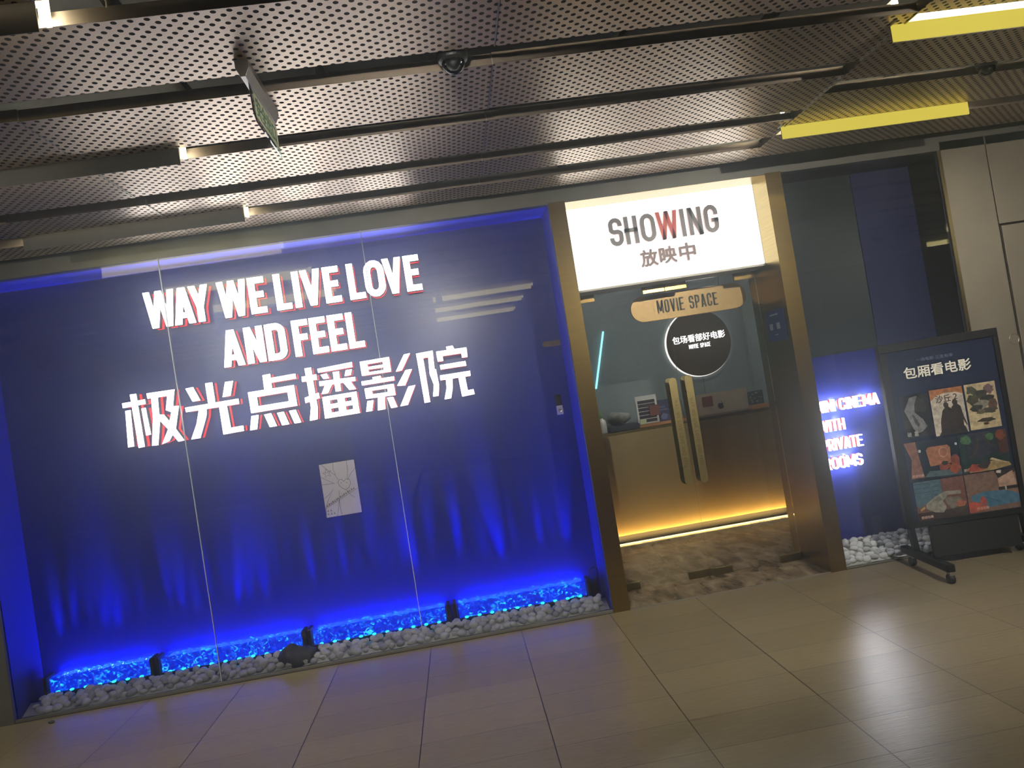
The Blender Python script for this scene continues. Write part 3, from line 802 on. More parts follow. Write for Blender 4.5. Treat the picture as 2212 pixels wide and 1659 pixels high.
HAN = {
 '极': [[(-2.174,1.875),(-2.03,1.879),(-2.029,1.849),(-2.174,1.843)],[(-2.117,1.925),(-2.08,1.924),(-2.075,1.569),(-2.111,1.567)],[(-2.161,1.822),(-2.131,1.823),(-2.142,1.582),(-2.177,1.581)],[(-2.057,1.822),(-2.033,1.823),(-2.024,1.643),(-2.052,1.64)],[(-2.011,1.916),(-1.831,1.915),(-1.842,1.879),(-2.009,1.881)],[(-1.986,1.885),(-1.946,1.884),(-1.956,1.715),(-1.988,1.565),(-2.025,1.567),(-1.993,1.742)],[(-1.881,1.879),(-1.834,1.909),(-1.858,1.803),(-1.904,1.787)],[(-1.904,1.787),(-1.858,1.806),(-1.82,1.802),(-1.871,1.769)],[(-1.87,1.771),(-1.82,1.801),(-1.861,1.654),(-1.914,1.58),(-1.958,1.568),(-1.907,1.659)],[(-1.959,1.766),(-1.924,1.76),(-1.861,1.654),(-1.818,1.57),(-1.853,1.567),(-1.907,1.659),(-1.95,1.722)]],
 '光': [[(-1.758,1.908),(-1.711,1.911),(-1.677,1.817),(-1.725,1.816)],[(-1.627,1.923),(-1.583,1.923),(-1.583,1.781),(-1.627,1.78)],[(-1.498,1.912),(-1.448,1.912),(-1.478,1.817),(-1.528,1.815)],[(-1.779,1.783),(-1.43,1.789),(-1.431,1.754),(-1.777,1.753)],[(-1.693,1.756),(-1.644,1.758),(-1.654,1.704),(-1.713,1.568),(-1.769,1.568),(-1.72,1.666)],[(-1.56,1.758),(-1.512,1.762),(-1.507,1.605),(-1.559,1.567)],[(-1.515,1.604),(-1.425,1.605),(-1.426,1.57),(-1.559,1.567)]],
 '点': [[(-1.249,1.919),(-1.2,1.921),(-1.202,1.815),(-1.251,1.817)],[(-1.198,1.893),(-1.036,1.897),(-1.035,1.865),(-1.195,1.862)],[(-1.36,1.82),(-1.057,1.822),(-1.055,1.784),(-1.36,1.781)],[(-1.36,1.717),(-1.055,1.72),(-1.054,1.682),(-1.359,1.679)],[(-1.36,1.82),(-1.31,1.82),(-1.309,1.679),(-1.359,1.679)],[(-1.103,1.822),(-1.057,1.822),(-1.054,1.682),(-1.102,1.682)],[(-1.361,1.659),(-1.315,1.66),(-1.339,1.567),(-1.383,1.566)],[(-1.277,1.656),(-1.233,1.658),(-1.207,1.568),(-1.252,1.567)],[(-1.191,1.654),(-1.149,1.655),(-1.125,1.567),(-1.17,1.566)],[(-1.111,1.655),(-1.069,1.656),(-1.045,1.566),(-1.087,1.566)]],
 '播': [[(-0.968,1.922),(-0.926,1.922),(-0.925,1.769),(-0.922,1.642),(-0.935,1.57),(-0.985,1.567),(-0.965,1.655),(-0.965,1.787)],[(-0.996,1.869),(-0.898,1.871),(-0.898,1.836),(-0.997,1.835)],[(-0.996,1.726),(-0.901,1.745),(-0.899,1.71),(-0.996,1.69)],[(-0.884,1.906),(-0.651,1.917),(-0.652,1.884),(-0.882,1.88)],[(-0.869,1.863),(-0.829,1.866),(-0.818,1.833),(-0.854,1.832)],[(-0.698,1.869),(-0.658,1.868),(-0.67,1.832),(-0.711,1.83)],[(-0.786,1.868),(-0.745,1.868),(-0.752,1.736),(-0.786,1.736)],[(-0.885,1.82),(-0.644,1.814),(-0.645,1.788),(-0.886,1.789)],[(-0.848,1.794),(-0.8,1.794),(-0.84,1.733),(-0.881,1.733)],[(-0.732,1.796),(-0.681,1.794),(-0.651,1.732),(-0.694,1.733)],[(-0.88,1.712),(-0.651,1.714),(-0.651,1.686),(-0.881,1.684)],[(-0.881,1.656),(-0.65,1.658),(-0.65,1.629),(-0.882,1.627)],[(-0.882,1.598),(-0.65,1.6),(-0.65,1.567),(-0.883,1.566)],[(-0.88,1.712),(-0.835,1.712),(-0.836,1.567),(-0.883,1.566)],[(-0.782,1.713),(-0.736,1.713),(-0.736,1.567),(-0.783,1.567)],[(-0.688,1.714),(-0.651,1.714),(-0.65,1.567),(-0.687,1.567)]],
 '影': [[(-0.597,1.91),(-0.398,1.913),(-0.399,1.889),(-0.597,1.887)],[(-0.597,1.867),(-0.399,1.868),(-0.399,1.85),(-0.596,1.85)],[(-0.596,1.831),(-0.399,1.831),(-0.399,1.813),(-0.596,1.814)],[(-0.597,1.91),(-0.55,1.911),(-0.549,1.814),(-0.596,1.814)],[(-0.444,1.912),(-0.398,1.913),(-0.399,1.813),(-0.445,1.813)],[(-0.606,1.776),(-0.385,1.777),(-0.386,1.75),(-0.606,1.749)],[(-0.528,1.793),(-0.474,1.795),(-0.473,1.773),(-0.527,1.773)],[(-0.593,1.725),(-0.395,1.727),(-0.395,1.704),(-0.592,1.704)],[(-0.592,1.679),(-0.394,1.677),(-0.393,1.65),(-0.592,1.655)],[(-0.593,1.725),(-0.547,1.726),(-0.546,1.654),(-0.592,1.655)],[(-0.441,1.727),(-0.395,1.727),(-0.393,1.65),(-0.439,1.651)],[(-0.512,1.658),(-0.466,1.659),(-0.477,1.566),(-0.526,1.565)],[(-0.586,1.638),(-0.546,1.638),(-0.565,1.568),(-0.605,1.568)],[(-0.452,1.64),(-0.412,1.64),(-0.394,1.567),(-0.435,1.566)],[(-0.295,1.914),(-0.254,1.917),(-0.325,1.81),(-0.366,1.807)],[(-0.3,1.807),(-0.257,1.808),(-0.319,1.705),(-0.372,1.71)],[(-0.298,1.693),(-0.251,1.696),(-0.322,1.57),(-0.372,1.569)]],
 '院': [[(-0.212,1.907),(-0.17,1.906),(-0.169,1.566),(-0.206,1.566)],[(-0.212,1.907),(-0.098,1.911),(-0.1,1.871),(-0.21,1.871)],[(-0.134,1.874),(-0.098,1.906),(-0.105,1.785),(-0.142,1.753)],[(-0.142,1.753),(-0.105,1.785),(-0.095,1.78),(-0.091,1.672),(-0.105,1.599),(-0.143,1.599),(-0.125,1.678)],[(-0.002,1.923),(0.041,1.924),(0.052,1.897),(-0.001,1.897)],[(-0.075,1.9),(0.133,1.898),(0.134,1.864),(-0.075,1.865)],[(-0.075,1.9),(-0.035,1.899),(-0.037,1.831),(-0.074,1.832)],[(0.095,1.898),(0.133,1.898),(0.132,1.833),(0.094,1.833)],[(-0.064,1.805),(0.113,1.806),(0.114,1.775),(-0.063,1.775)],[(-0.075,1.734),(0.134,1.735),(0.132,1.701),(-0.075,1.702)],[(-0.038,1.711),(0.008,1.71),(-0.002,1.635),(-0.023,1.569),(-0.068,1.568),(-0.043,1.642)],[(0.048,1.706),(0.094,1.706),(0.099,1.572),(0.054,1.568)],[(0.052,1.603),(0.137,1.606),(0.14,1.572),(0.054,1.568)]],
}

t = thing('wall_sign', (-1.02, 5.1, 1.74), 'row of six big white lit Chinese characters under the English letters', 'sign', 'lit lettering in the blue window')
for ch, polys in HAN.items():
    letter(t, polys, YL, M_SIGN, M_RETURN, M_RED)

YM = 5.05
t = thing('wall_sign', (2.8, 5.1, 0.88), 'four lines of white lit letters reading MINI CINEMA WITH PRIVATE ROOMS', 'sign')
for txt, u0, u1, z in (('MINI CINEMA', 2.545, 3.031, 1.045), ('WITH', 2.555, 2.746, 0.903), ('PRIVATE', 2.555, 2.852, 0.766), ('ROOMS', 2.552, 2.826, 0.632)):
    prm = dict(wid=0.034, t=0.0125, gap=0.006, space=0.022)
    k = (u1 - u0) / width_of(txt, **prm)
    L, _ = word(txt, u0, z, 0.084, 0.034 * k, 0.0088, 0.008 * k, 0.022 * k)
    for ch, polys in L:
        letter(t, polys, YM, M_MINI, M_MINISIDE, M_RED, 0.008, 0.022, 0.034, 0.042)

# the light the letters throw into the corridor
for z, x1, e in ((1.087, 3.03, 1.5), (0.945, 2.746, 0.8), (0.808, 2.852, 1.0), (0.674, 2.826, 1.0)):
    li = bpy.data.lights.new('letter_light', 'AREA'); li.shape = 'RECTANGLE'; li.size = x1 - 2.55; li.size_y = 0.08; li.energy = MINI_POWER * e
    li.color = (0.97, 0.98, 1.0)
    lo = bpy.data.objects.new('letter_light', li); COL.objects.link(lo); lo.location = ((2.55 + x1) / 2, 5.040, z); lo.rotation_euler = (R(-84), 0, 0)
    lo.parent = t; lo.matrix_parent_inverse = parent_inverse(t)
    li = li.copy(); li.energy = MINI_POWER * e * 4.0
    lo = bpy.data.objects.new('halo_light', li); COL.objects.link(lo); lo.location = ((2.55 + x1) / 2, 5.045, z); lo.rotation_euler = (R(90), 0, 0)
    lo.parent = t; lo.matrix_parent_inverse = parent_inverse(t)

# ================================================================ LIGHT BOX OVER THE DOOR
t = thing('light_box', (1.63, 5.08, 2.15), 'glowing white box reading SHOWING above the glass doors', 'light box')
MB().box(0.930, 2.320, 4.986, YDOOR + 0.02, 2.166, 2.7365).build('housing', M_WHITE, t)
MB().box(0.931, 2.319, 4.976, 4.985, 2.168, 2.7365).build('face', M_BOX, t, bevel=0.002)
MB().box(0.929, 2.321, 4.972, YDOOR + 0.02, 2.151, 2.165).build('bottom_lip', M_WHITE, t, bevel=0.002)
M_DARKLET = mat('dark_letter', (128, 124, 130), 0.4)  # dark letters greyed, bloom of the light box put into the colour
M_REDLET = mat('red_letter', (240, 84, 72), 0.4)
M_PINKSIDE = mat('pale_letter_side', (232, 200, 196), 0.5)
def boxletter(polys, m):
    mb = MB()
    for q in polys:
        mb.prism(q, wallfn(4.948), 0, 0.004, 0)
        mb.prism(q, wallfn(4.948), 0.004, 0.028, 1)
    mb.build('letter', [m, M_PINKSIDE], t)
for ch, a, b in (('S', 1.237, 1.334), ('H', 1.350, 1.442), ('O', 1.462, 1.569), ('W', 1.580, 1.733), ('I', 1.752, 1.784), ('N', 1.808, 1.906), ('G', 1.924, 2.025)):
    boxletter([[(a + u, 2.433 + v) for u, v in q] for q in glyph(ch, b - a, 0.195, 0.030)], M_REDLET if ch == 'W' else M_DARKLET)
M_MAROON = mat('maroon_letter', (120, 92, 100), 0.4)
for ch, bx in (('放', (1.427, 1.553, 2.259, 2.380)), ('映', (1.563, 1.688, 2.262, 2.384)), ('中', (1.707, 1.828, 2.262, 2.389))):
    mb = MB()
    font_solid(mb, ch, bx, wallfn(4.950), 0, 0.026, bold=0.03, slot=0, side=1)
    mb.build('letter', [M_MAROON, M_PINKSIDE], t)

# ================================================================ LOBBY
# stadium shaped sign hanging behind the doors
t = thing('hanging_sign', (1.856, 5.36, 2.0), 'brass capsule sign reading MOVIE SPACE hanging behind the doors', 'sign')
w = 0.098
pts = [(2.305 - w + a, 2.008 + b) for a, b in arc(0, 0, w, w, -90, 90, 14)] + [(1.405 + w + a, 2.008 + b) for a, b in arc(0, 0, w, w, 90, 270, 14)]
M_PILL = mat('satin_brass', (168, 140, 92), 0.42, 0.7)
MB().prism(pts, wallfn(5.35), 0, 0.02).build('plate', M_PILL, t, bevel=0.002)
prm = dict(wid=0.032, t=0.0105, gap=0.009, space=0.028)
k = (2.080 - 1.607) / width_of('MOVIE SPACE', **prm)
mb = MB()
for ch, polys in word('MOVIE SPACE', 1.607, 1.958, 0.098, 0.032 * k, 0.0115, 0.009 * k, 0.028 * k)[0]:
    for q in polys: mb.prism(q, wallfn(5.346), 0, 0.004)
mb.build('lettering', mat('sign_dark', (62, 66, 62), 0.5), t)
for x in (1.6, 2.11):
    MB().tube([(x, 5.36, 2.09), (x, 5.36, 2.85)], 0.003, 8).build('hanger', M_BLACKMETAL, t)

# round mirror disc with a halo on the rear wall
t = thing('round_sign', (2.65, 7.56, 1.77), 'round dark disc sign with white halo on the lobby wall', 'sign')
MB().lathe([(0.001, 0), (0.345, 0), (0.352, 0.01), (0.345, 0.02), (0.001, 0.02)], c=(2.652, 7.535, 1.775), axis='y', n=64).build('disc', mat('bronze_mirror', (104, 90, 70), 0.22, 0.35, noise=0.2, nscale=3), t)
MB().lathe([(0.30, 0.0), (0.360, 0.0), (0.360, 0.014), (0.30, 0.014)], c=(2.652, 7.572, 1.775), axis='y', n=64).build('halo_ring', emit_mat('halo', (1, 0.93, 0.85), 1.0), t)
mb = MB(); font_solid(mb, '包场看部好电影', (2.368, 2.945, 1.792, 1.874), wallfn(7.528), 0, 0.006, bold=0.012)
mb.build('lettering', M_SMALLSIGN, t)
mb = MB()
k = 0.235 / width_of('MOVIE SPACE', **prm)
for ch, polys in word('MOVIE SPACE', 2.535, 1.722, 0.046, 0.032 * k, 0.006, 0.009 * k, 0.028 * k)[0]:
    for q in polys: mb.prism(q, wallfn(7.528), 0, 0.005)
mb.build('small_lettering', M_SMALLSIGN, t)

# slanting cyan tube on the rear wall
t = tag(MB().tube([(1.660, 7.585, 2.05), (1.487, 7.585, 1.463)], 0.010, 12).build('light_tube', M_CYANTUBE, smooth=True), 'thin slanting cyan light tube on the lobby wall', 'light')

# lobby lamps, out of view, added to light the lobby
for x, y, lab in ((1.5, 6.3, 'added lobby fill light above the left of the counter'), (2.5, 6.3, 'added lobby fill light above the right of the counter')):
    o = thing('lobby_fill_light', (x, y, 2.84), lab, 'ceiling light', 'added lobby fill lights')
    MB().lathe([(0.05, 0.0), (0.062, -0.006), (0.064, 0.006), (0.05, 0.008)], c=(x, y, 2.842)).build('ring', M_ALU, o)
    MB().lathe([(0.001, 0), (0.05, 0), (0.05, 0.005), (0.001, 0.005)], c=(x, y, 2.840)).build('lens', emit_mat('lobby_lens', (1, 0.95, 0.86), 260.0, True) if 'lobby_lens' not in MATS else MATS['lobby_lens'], o)

# reception counter
t = thing('reception_counter', (2.1, 7.0, 0), 'brass fronted reception counter lit along its foot', 'counter')
MB().box(0.95, 3.05, 6.80, 7.25, 0.0, 0.075).build('plinth', M_BLACK, t)
MB().box(0.95, 3.05, 6.70, 7.25, 0.075, 1.015).build('front', M_COUNTER, t, bevel=0.006)
MB().box(0.94, 3.06, 6.69, 7.27, 1.016, 1.036).build('counter_top', M_BRASSDARK, t, bevel=0.003)
MB().box(0.95, 3.05, 6.665, 6.676, 0.001, 0.010).build('light_strip', M_WARMLED, t)
li = bpy.data.lights.new('strip_light', 'AREA'); li.shape = 'RECTANGLE'; li.size = 2.1; li.size_y = 0.03; li.energy = 15.0; li.color = (1.0, 0.58, 0.16)
lo = bpy.data.objects.new('strip_light', li); COL.objects.link(lo); lo.location = (2.0, 6.60, 0.012); lo.rotation_euler = (R(135), 0, 0)
lo.parent = t; lo.matrix_parent_inverse = parent_inverse(t)
tag(MB().box(1.63, 2.21, 6.75, 7.1, 1.0365, 1.062).build('wooden_board', M_WOOD, bevel=0.003), 'orange wooden board on the counter under the papers', 'board')
tag(MB().box(2.785, 2.955, 6.75, 7.1, 1.0365, 1.075).build('wooden_board', M_WOOD, bevel=0.003), 'orange wooden board at the right end of the counter', 'board')
tag(MB().box(1.39, 1.68, 6.74, 7.0, 1.0365, 1.085).build('tray', mat('navy_black', (34, 40, 50), 0.5), bevel=0.004), 'dark tray on the left of the counter', 'tray')

def rock_mesh(seed, sx, sy, sz, rough=0.25, sub=3):
    rnd = random.Random(seed)
    bm = bmesh.new()
    bmesh.ops.create_icosphere(bm, subdivisions=sub, radius=1.0)
    dirs = [(Vector((rnd.gauss(0, 1), rnd.gauss(0, 1), rnd.gauss(0, 1))).normalized(), rnd.uniform(0.62, 0.95)) for _ in range(9)]
    for v in bm.verts:
        p = v.co.copy()
        for d, c in dirs:
            s = p.dot(d)
            if s > c: p -= d * (s - c) * 0.8
        p *= 1 + rough * 0.25 * (rnd.random() - 0.5)
        v.co = Vector((p.x * sx, p.y * sy, p.z * sz))
    mb = MB(); bm.verts.index_update()
    mb.add([tuple(v.co) for v in bm.verts], [tuple(q.index for q in f.verts) for f in bm.faces])
    bm.free()
    return mb
o = rock_mesh(8, 0.115, 0.09, 0.075, 0.5).build('ornamental_rock', mat('rock_green', (124, 126, 116), 0.7, noise=0.4, nscale=20, bump=0.6), smooth=True)
o.location = (1.52, 6.87, 1.152); tag(o, 'grey veined rock on the dark counter tray', 'rock')

t = thing('spray_bottle', (1.33, 6.78, 1.037), 'white bottle with green cap at the left end of the counter', 'bottle')
MB().lathe([(0.001, 0), (0.034, 0), (0.037, 0.006), (0.037, 0.10), (0.033, 0.125), (0.014, 0.137), (0.012, 0.145), (0.001, 0.145)], c=(1.335, 6.78, 1.037)).build('bottle_body', M_WHITE, t, smooth=True)
MB().lathe([(0.001, 0), (0.014, 0), (0.014, 0.03), (0.009, 0.05), (0.007, 0.075), (0.001, 0.077)], c=(1.33, 6.78, 1.182)).build('cap', mat('green_cap', (100, 150, 52), 0.4), t, smooth=True)

# menu board, leaflet
def board(name, x0, x1, z0, z1, y, lab, cat, base, tilt=0.03):
    t = thing(name, ((x0 + x1) / 2, y, z0), lab, cat)
    return t
t = board('menu_card', 1.68, 1.88, 1.063, 1.33, 6.78, 'white framed price card with dark rows on the counter', 'card', None)
MB().box(1.68, 1.885, 6.78, 6.79, 1.063, 1.33).build('card', M_WHITE, t, bevel=0.002)
for i in range(6):
    z = 1.287 - i * 0.036
    MB().box(1.698, 1.865, 6.777, 6.7799, z - 0.029, z).build('printed_row', mat('row_dark', (58, 50, 62), 0.6), t)
tag(MB().box(1.795, 1.895, 6.755, 6.765, 1.130, 1.232).build('red_tag', mat('red_leather', (122, 70, 56), 0.5, noise=0.15, nscale=60), bevel=0.006), 'square brown tag leaning on the price card', 'tag')
tag(MB().box(1.69, 1.75, 6.745, 6.755, 1.066, 1.115).build('sticky_note', mat('note', (214, 222, 176), 0.6), bevel=0.001), 'small pale note at the foot of the price card', 'note')
t = thing('leaflet_stand', (1.96, 6.84, 1.063), 'dark blue leaflet beside the price card behind the door pulls', 'leaflet')
MB().box(1.89, 2.03, 6.82, 6.828, 1.063, 1.265).build('leaflet', mat('leaflet_blue', (48, 52, 88), 0.5), t)
mb = MB(); mb.prism([(1.92, 1.08), (1.97, 1.075), (1.985, 1.12), (1.945, 1.14), (1.915, 1.11)], wallfn(6.818), 0, 0.002); mb.box(1.91, 1.97, 6.818, 6.82, 1.19, 1.205); mb.box(1.91, 1.99, 6.818, 6.82, 1.165, 1.178)
mb.build('print', mat('leaflet_print', (112, 120, 158), 0.5), t)
t = thing('leaflet_stand', (2.24, 6.84, 1.063), 'dark blue leaflet half hidden behind the laptop', 'leaflet')
MB().box(2.175, 2.285, 6.84, 6.848, 1.04, 1.245).build('leaflet', MATS['leaflet_blue'], t)
mb = MB(); mb.box(2.185, 2.20, 6.838, 6.84, 1.13, 1.19); mb.build('print', MATS['leaflet_print'], t)

# laptop seen from behind
t = thing('laptop', (2.52, 6.83, 1.036), 'pale metal laptop with dark fruit emblem open on the counter', 'laptop')
M_LAP = mat('laptop_metal', (204, 186, 160), 0.4, 0.25)
MB().box(2.26, 2.77, 6.815, 7.13, 1.0365, 1.050).build('keyboard_base', M_LAP, t, bevel=0.003)
pts = [(2.262 + a, 1.052 + b) for a, b in ((0.008, 0.0), (0.500, 0.0), (0.508, 0.008), (0.508, 0.194), (0.498, 0.204), (0.010, 0.204), (0.0, 0.194), (0.0, 0.008))]
lf = lambda u, v, d: (u - 0.05 * (1.252 - v) * 0 , 6.79 - (v - 1.05) * 0.10 + d, v)
MB().prism(pts, lf, 0, 0.008).build('screen_lid', M_LAP, t, bevel=0.002)
ap = arc(2.500, 1.118, 0.021, 0.025, 100, 320, 12)
apple = [(2.500, 1.142), (2.492, 1.147), (2.480, 1.146), (2.471, 1.137), (2.468, 1.122), (2.472, 1.105), (2.481, 1.093), (2.489, 1.090), (2.499, 1.094), (2.508, 1.090), (2.517, 1.094), (2.526, 1.107), (2.528, 1.113), (2.520, 1.120), (2.519, 1.130), (2.525, 1.137), (2.518, 1.145), (2.508, 1.146)]
leaf = [(2.500, 1.149), (2.503, 1.159), (2.512, 1.166), (2.511, 1.157), (2.506, 1.151)]
mb = MB(); mb.prism(apple, lf, -0.001, 0.0); mb.prism(leaf, lf, -0.001, 0.0)
mb.build('emblem', mat('emblem_dark', (44, 44, 46), 0.3), t)
sq = [(2.325, 1.128), (2.420, 1.128), (2.425, 1.133), (2.425, 1.222), (2.420, 1.227), (2.325, 1.227), (2.320, 1.222), (2.320, 1.133)]
mb = MB(); mb.prism(sq, lf, -0.002, 0.0); mb.build('sticker', MATS['red_leather'], t)

t = thing('poster_strip', (2.87, 6.86, 1.076), 'dark printed card at the right end of the counter', 'card')
MB().box(2.775, 2.955, 6.85, 6.858, 1.076, 1.205).build('card', mat('card_dark', (48, 54, 60), 0.5), t)
mb = MB(); rnd = random.Random(3)
for i in range(14):
    x = 2.79 + rnd.random() * 0.14; z = 1.09 + rnd.random() * 0.10
    mb.box(x, x + 0.008 + rnd.random() * 0.01, 6.848, 6.85, z, z + 0.004 + rnd.random() * 0.01)
mb.build('print', mat('card_print', (150, 152, 120), 0.5), t)

# blue card on the right jamb of the doorway
t = thing('door_notice', (XD1 - 0.002, 4.96, 1.61), 'dark blue notice card on the right brass jamb', 'notice')
fn = lambda u, v, d: (XD1 - 0.001 - d, u, v)
q = [(4.835, 1.605), (5.095, 1.605), (5.110, 1.62), (5.110, 1.815), (5.095, 1.83), (4.835, 1.83), (4.82, 1.815), (4.82, 1.62)]
MB().prism(q, fn, 0.0, 0.005).build('card', mat('notice_blue', (38, 56, 120), 0.4), t)
mb = MB()
for a, b, c, d2 in ((5.01, 5.06, 1.69, 1.735), (4.90, 4.95, 1.69, 1.735), (4.91, 5.03, 1.79, 1.80), (4.94, 5.0, 1.65, 1.655)):
    mb.prism(bar(a, b, c, d2), fn, 0.005, 0.006)
mb.build('print', mat('notice_print', (176, 186, 204), 0.5), t)

# ================================================================ BLUE WINDOW DISPLAY
# wavy acrylic light bars
BARS = [(-2.870, -2.222, 7, 'leftmost blue wavy acrylic light bar, the short one by the left reveal'), (-2.166, -1.239, 10, 'blue wavy acrylic light bar behind the dark rock, second from the left'),
        (-1.181, -0.274, 10, 'blue wavy acrylic light bar right of the dark rock, third from the left'), (-0.208, 0.695, 10, 'rightmost blue wavy acrylic light bar beside the brass post')]
for x0, x1, n, lab in BARS:
    t = thing('light_bar', ((x0 + x1) / 2, 5.0, 0.04), lab, 'light bar', 'blue light bars in the pebble bed')
    MB().box(x0, x1, 4.955, 5.055, 0.02, 0.092).build('housing', M_BLACK, t, bevel=0.004)
    mb = MB(); NX, pr = 60, []
    for i in range(NX + 1):
        x = x0 + 0.012 + (x1 - x0 - 0.024) * i / NX
        zt = 0.180 + 0.006 * math.sin(i * 0.9) + 0.004 * math.sin(i * 2.1 + 1)
        yf = 4.962 + 0.004 * math.sin(i * 1.3)
        pr += [(x, yf, 0.0925), (x, yf, zt), (x, 5.095, zt), (x, 5.095, 0.0925)]
    fs = []
    for i in range(NX):
        for k in range(4):
            fs.append((i * 4 + k, i * 4 + (k + 1) % 4, i * 4 + 4 + (k + 1) % 4, i * 4 + 4 + k))
    fs += [(0, 1, 2, 3), (NX * 4, NX * 4 + 1, NX * 4 + 2, NX * 4 + 3)]
    mb.add(pr, fs); mb.build('acrylic_block', M_ACRYL, t, smooth=False)
    for xe in (x0 - 0.022, x1 - 0.001):
        MB().box(xe, xe + 0.023, 4.950, 5.058, 0.02, 0.200).build('end_cap', M_BLACK, t, bevel=0.004)
    rnd = random.Random(int(x0 * 100))
    for i in range(n):
        x = x0 + (x1 - x0) * (i + 0.7) / (n + 0.4)
        MB().lathe([(0.001, -0.006), (0.010, -0.005), (0.014, 0.0), (0.010, 0.005), (0.001, 0.006)], c=(x, 4.953, 0.096), axis='z', n=12).build('diode', M_LED, t, smooth=True)
        li = bpy.data.lights.new('diode_light', 'SPOT')
        li.energy = SPOT * rnd.uniform(0.3, 1.6); li.color = (0.012, 0.05, 1.0); li.spot_size = R(rnd.choice((7, 9, 12, 18))); li.spot_blend = 1.0; li.shadow_soft_size = 0.02
        lo = bpy.data.objects.new('diode_light', li); COL.objects.link(lo)
        lo.location = (x + rnd.uniform(-0.03, 0.03), 5.04, 0.192)
        lo.rotation_euler = (R(180 - rnd.uniform(4, 10)), R(rnd.uniform(-5, 5)), 0)
        lo.parent = t; lo.matrix_parent_inverse = parent_inverse(t)
    li = bpy.data.lights.new('bar_light', 'AREA'); li.shape = 'RECTANGLE'; li.size = x1 - x0 - 0.03; li.size_y = 0.05
    li.energy = STRIP * (x1 - x0); li.color = (0.012, 0.05, 1.0)
    lo = bpy.data.objects.new('bar_light', li); COL.objects.link(lo)
    lo.location = ((x0 + x1) / 2, 5.075, 0.160); lo.rotation_euler = (R(180 - 15), 0, 0)
    lo.parent = t; lo.matrix_parent_inverse = parent_inverse(t)

# rock
o = rock_mesh(14, 0.135, 0.075, 0.095, 1.1).build('dark_rock', M_ROCK, smooth=True)
o.location = (-1.270, 4.885, 0.055); tag(o, 'dark jagged rock lying on the white pebbles', 'rock')
o = rock_mesh(21, 0.020, 0.014, 0.010, 0.4, 2).build('stone_chip', M_ROCK, smooth=True)
o.location = (-2.705, 4.66, 0.009); tag(o, 'tiny dark stone chip on the floor near the left pillar', 'stone')

# power adapter and cable at the right end of the bars
t = thing('power_adapter', (0.76, 5.02, 0.05), 'black power adapter with looping cable beside the last light bar', 'adapter')
MB().box(0.722, 0.775, 4.99, 5.06, 0.06, 0.155).build('adapter_body', M_BLACK, t, bevel=0.006)
MB().tube([(0.765, 5.02, 0.15), (0.79, 5.03, 0.20), (0.795, 5.05, 0.235), (0.775, 5.06, 0.25), (0.745, 5.07, 0.23), (0.728, 5.06, 0.19), (0.728, 5.05, 0.14), (0.74, 5.04, 0.09)], 0.004, 8).build('cable', M_BLACK, t, smooth=True)

# poster on the navy wall
t = thing('line_art_poster', (-0.87, YB - 0.004, 0.89), 'small pale poster with line drawn heart and star on the navy wall', 'poster')
PX0, PX1, PZ0, PZ1 = -0.992, -0.748, 0.890, 1.260
MB().box(PX0, PX1, YB - 0.012, YB, PZ0, PZ1).build('backing', M_BLACK, t)
MB().box(PX0 + 0.002, PX1 - 0.002, YB - 0.014, YB - 0.0121, PZ0 + 0.002, PZ1 - 0.002).build('sheet', mat('poster_paper', (250, 236, 236), 0.6, noise=0.03), t)
pf = wallfn(YB - 0.0155)
def P2(u, v): return (PX0 + u * (PX1 - PX0), PZ0 + v * (PZ1 - PZ0))
mb = MB()
def inkline(pts, w=0.0018):
    for q in strip([P2(*p) for p in pts], w): mb.prism(q, pf, 0, 0.0012)
for ln in ([(0.06, 1.0), (0.25, 0.86), (0.42, 0.76), (0.47, 0.67)], [(0.40, 1.0), (0.38, 0.88), (0.43, 0.74)], [(0.78, 1.0), (0.77, 0.80), (0.73, 0.66)], [(1.0, 0.84), (0.84, 0.74), (0.74, 0.64)], [(0.0, 0.77), (0.20, 0.68), (0.36, 0.61)], [(0.02, 0.62), (0.36, 0.615)], [(0.02, 0.36), (0.20, 0.44), (0.32, 0.53), (0.12, 0.32), (0.03, 0.20), (0.02, 0.06)], [(0.46, 0.47), (0.43, 0.32), (0.36, 0.12), (0.30, 0.0)], [(0.43, 0.32), (0.42, 0.16), (0.44, 0.02)],
           [(0.66, 0.46), (0.78, 0.34), (0.86, 0.30)], [(0.03, 0.18), (0.98, 0.46)]):
    inkline(ln)
heart = [(0.62, 0.62), (0.58, 0.665), (0.51, 0.67), (0.465, 0.625), (0.48, 0.565), (0.56, 0.50), (0.64, 0.465), (0.74, 0.495), (0.80, 0.56), (0.80, 0.625), (0.755, 0.66), (0.68, 0.655), (0.62, 0.62)]
inkline(heart, 0.0022)
star = []
for i in range(11):
    a = R(90 + 36 * i + 8); rr = 0.13 if i % 2 == 0 else 0.055
    star.append((0.20 + rr * math.cos(a), 0.82 + rr * 0.66 * math.sin(a)))
inkline(star, 0.0016)
for u, v in ((0.55, 0.60), (0.70, 0.595), (0.17, 0.83), (0.23, 0.835)):
    mb.prism([(P2(u, v)[0] + 0.003 * math.cos(R(a)), P2(u, v)[1] + 0.003 * math.sin(R(a))) for a in range(0, 360, 45)], pf, 0, 0.0012)
rnd = random.Random(8)
for i in range(15):
    u = 0.06 + i * 0.056; v = 0.205 + i * 0.0172
    a, b = P2(u, v); 
    mb.prism(bar(a, a + 0.009, b + 0.002, b + 0.006), pf, 0, 0.0012); mb.prism(bar(a + (i % 3) * 0.003, a + 0.003 + (i % 3) * 0.003, b + 0.002, b + 0.014), pf, 0, 0.0012)
    if i % 2: mb.prism(bar(a, a + 0.009, b + 0.010, b + 0.014), pf, 0, 0.0012)
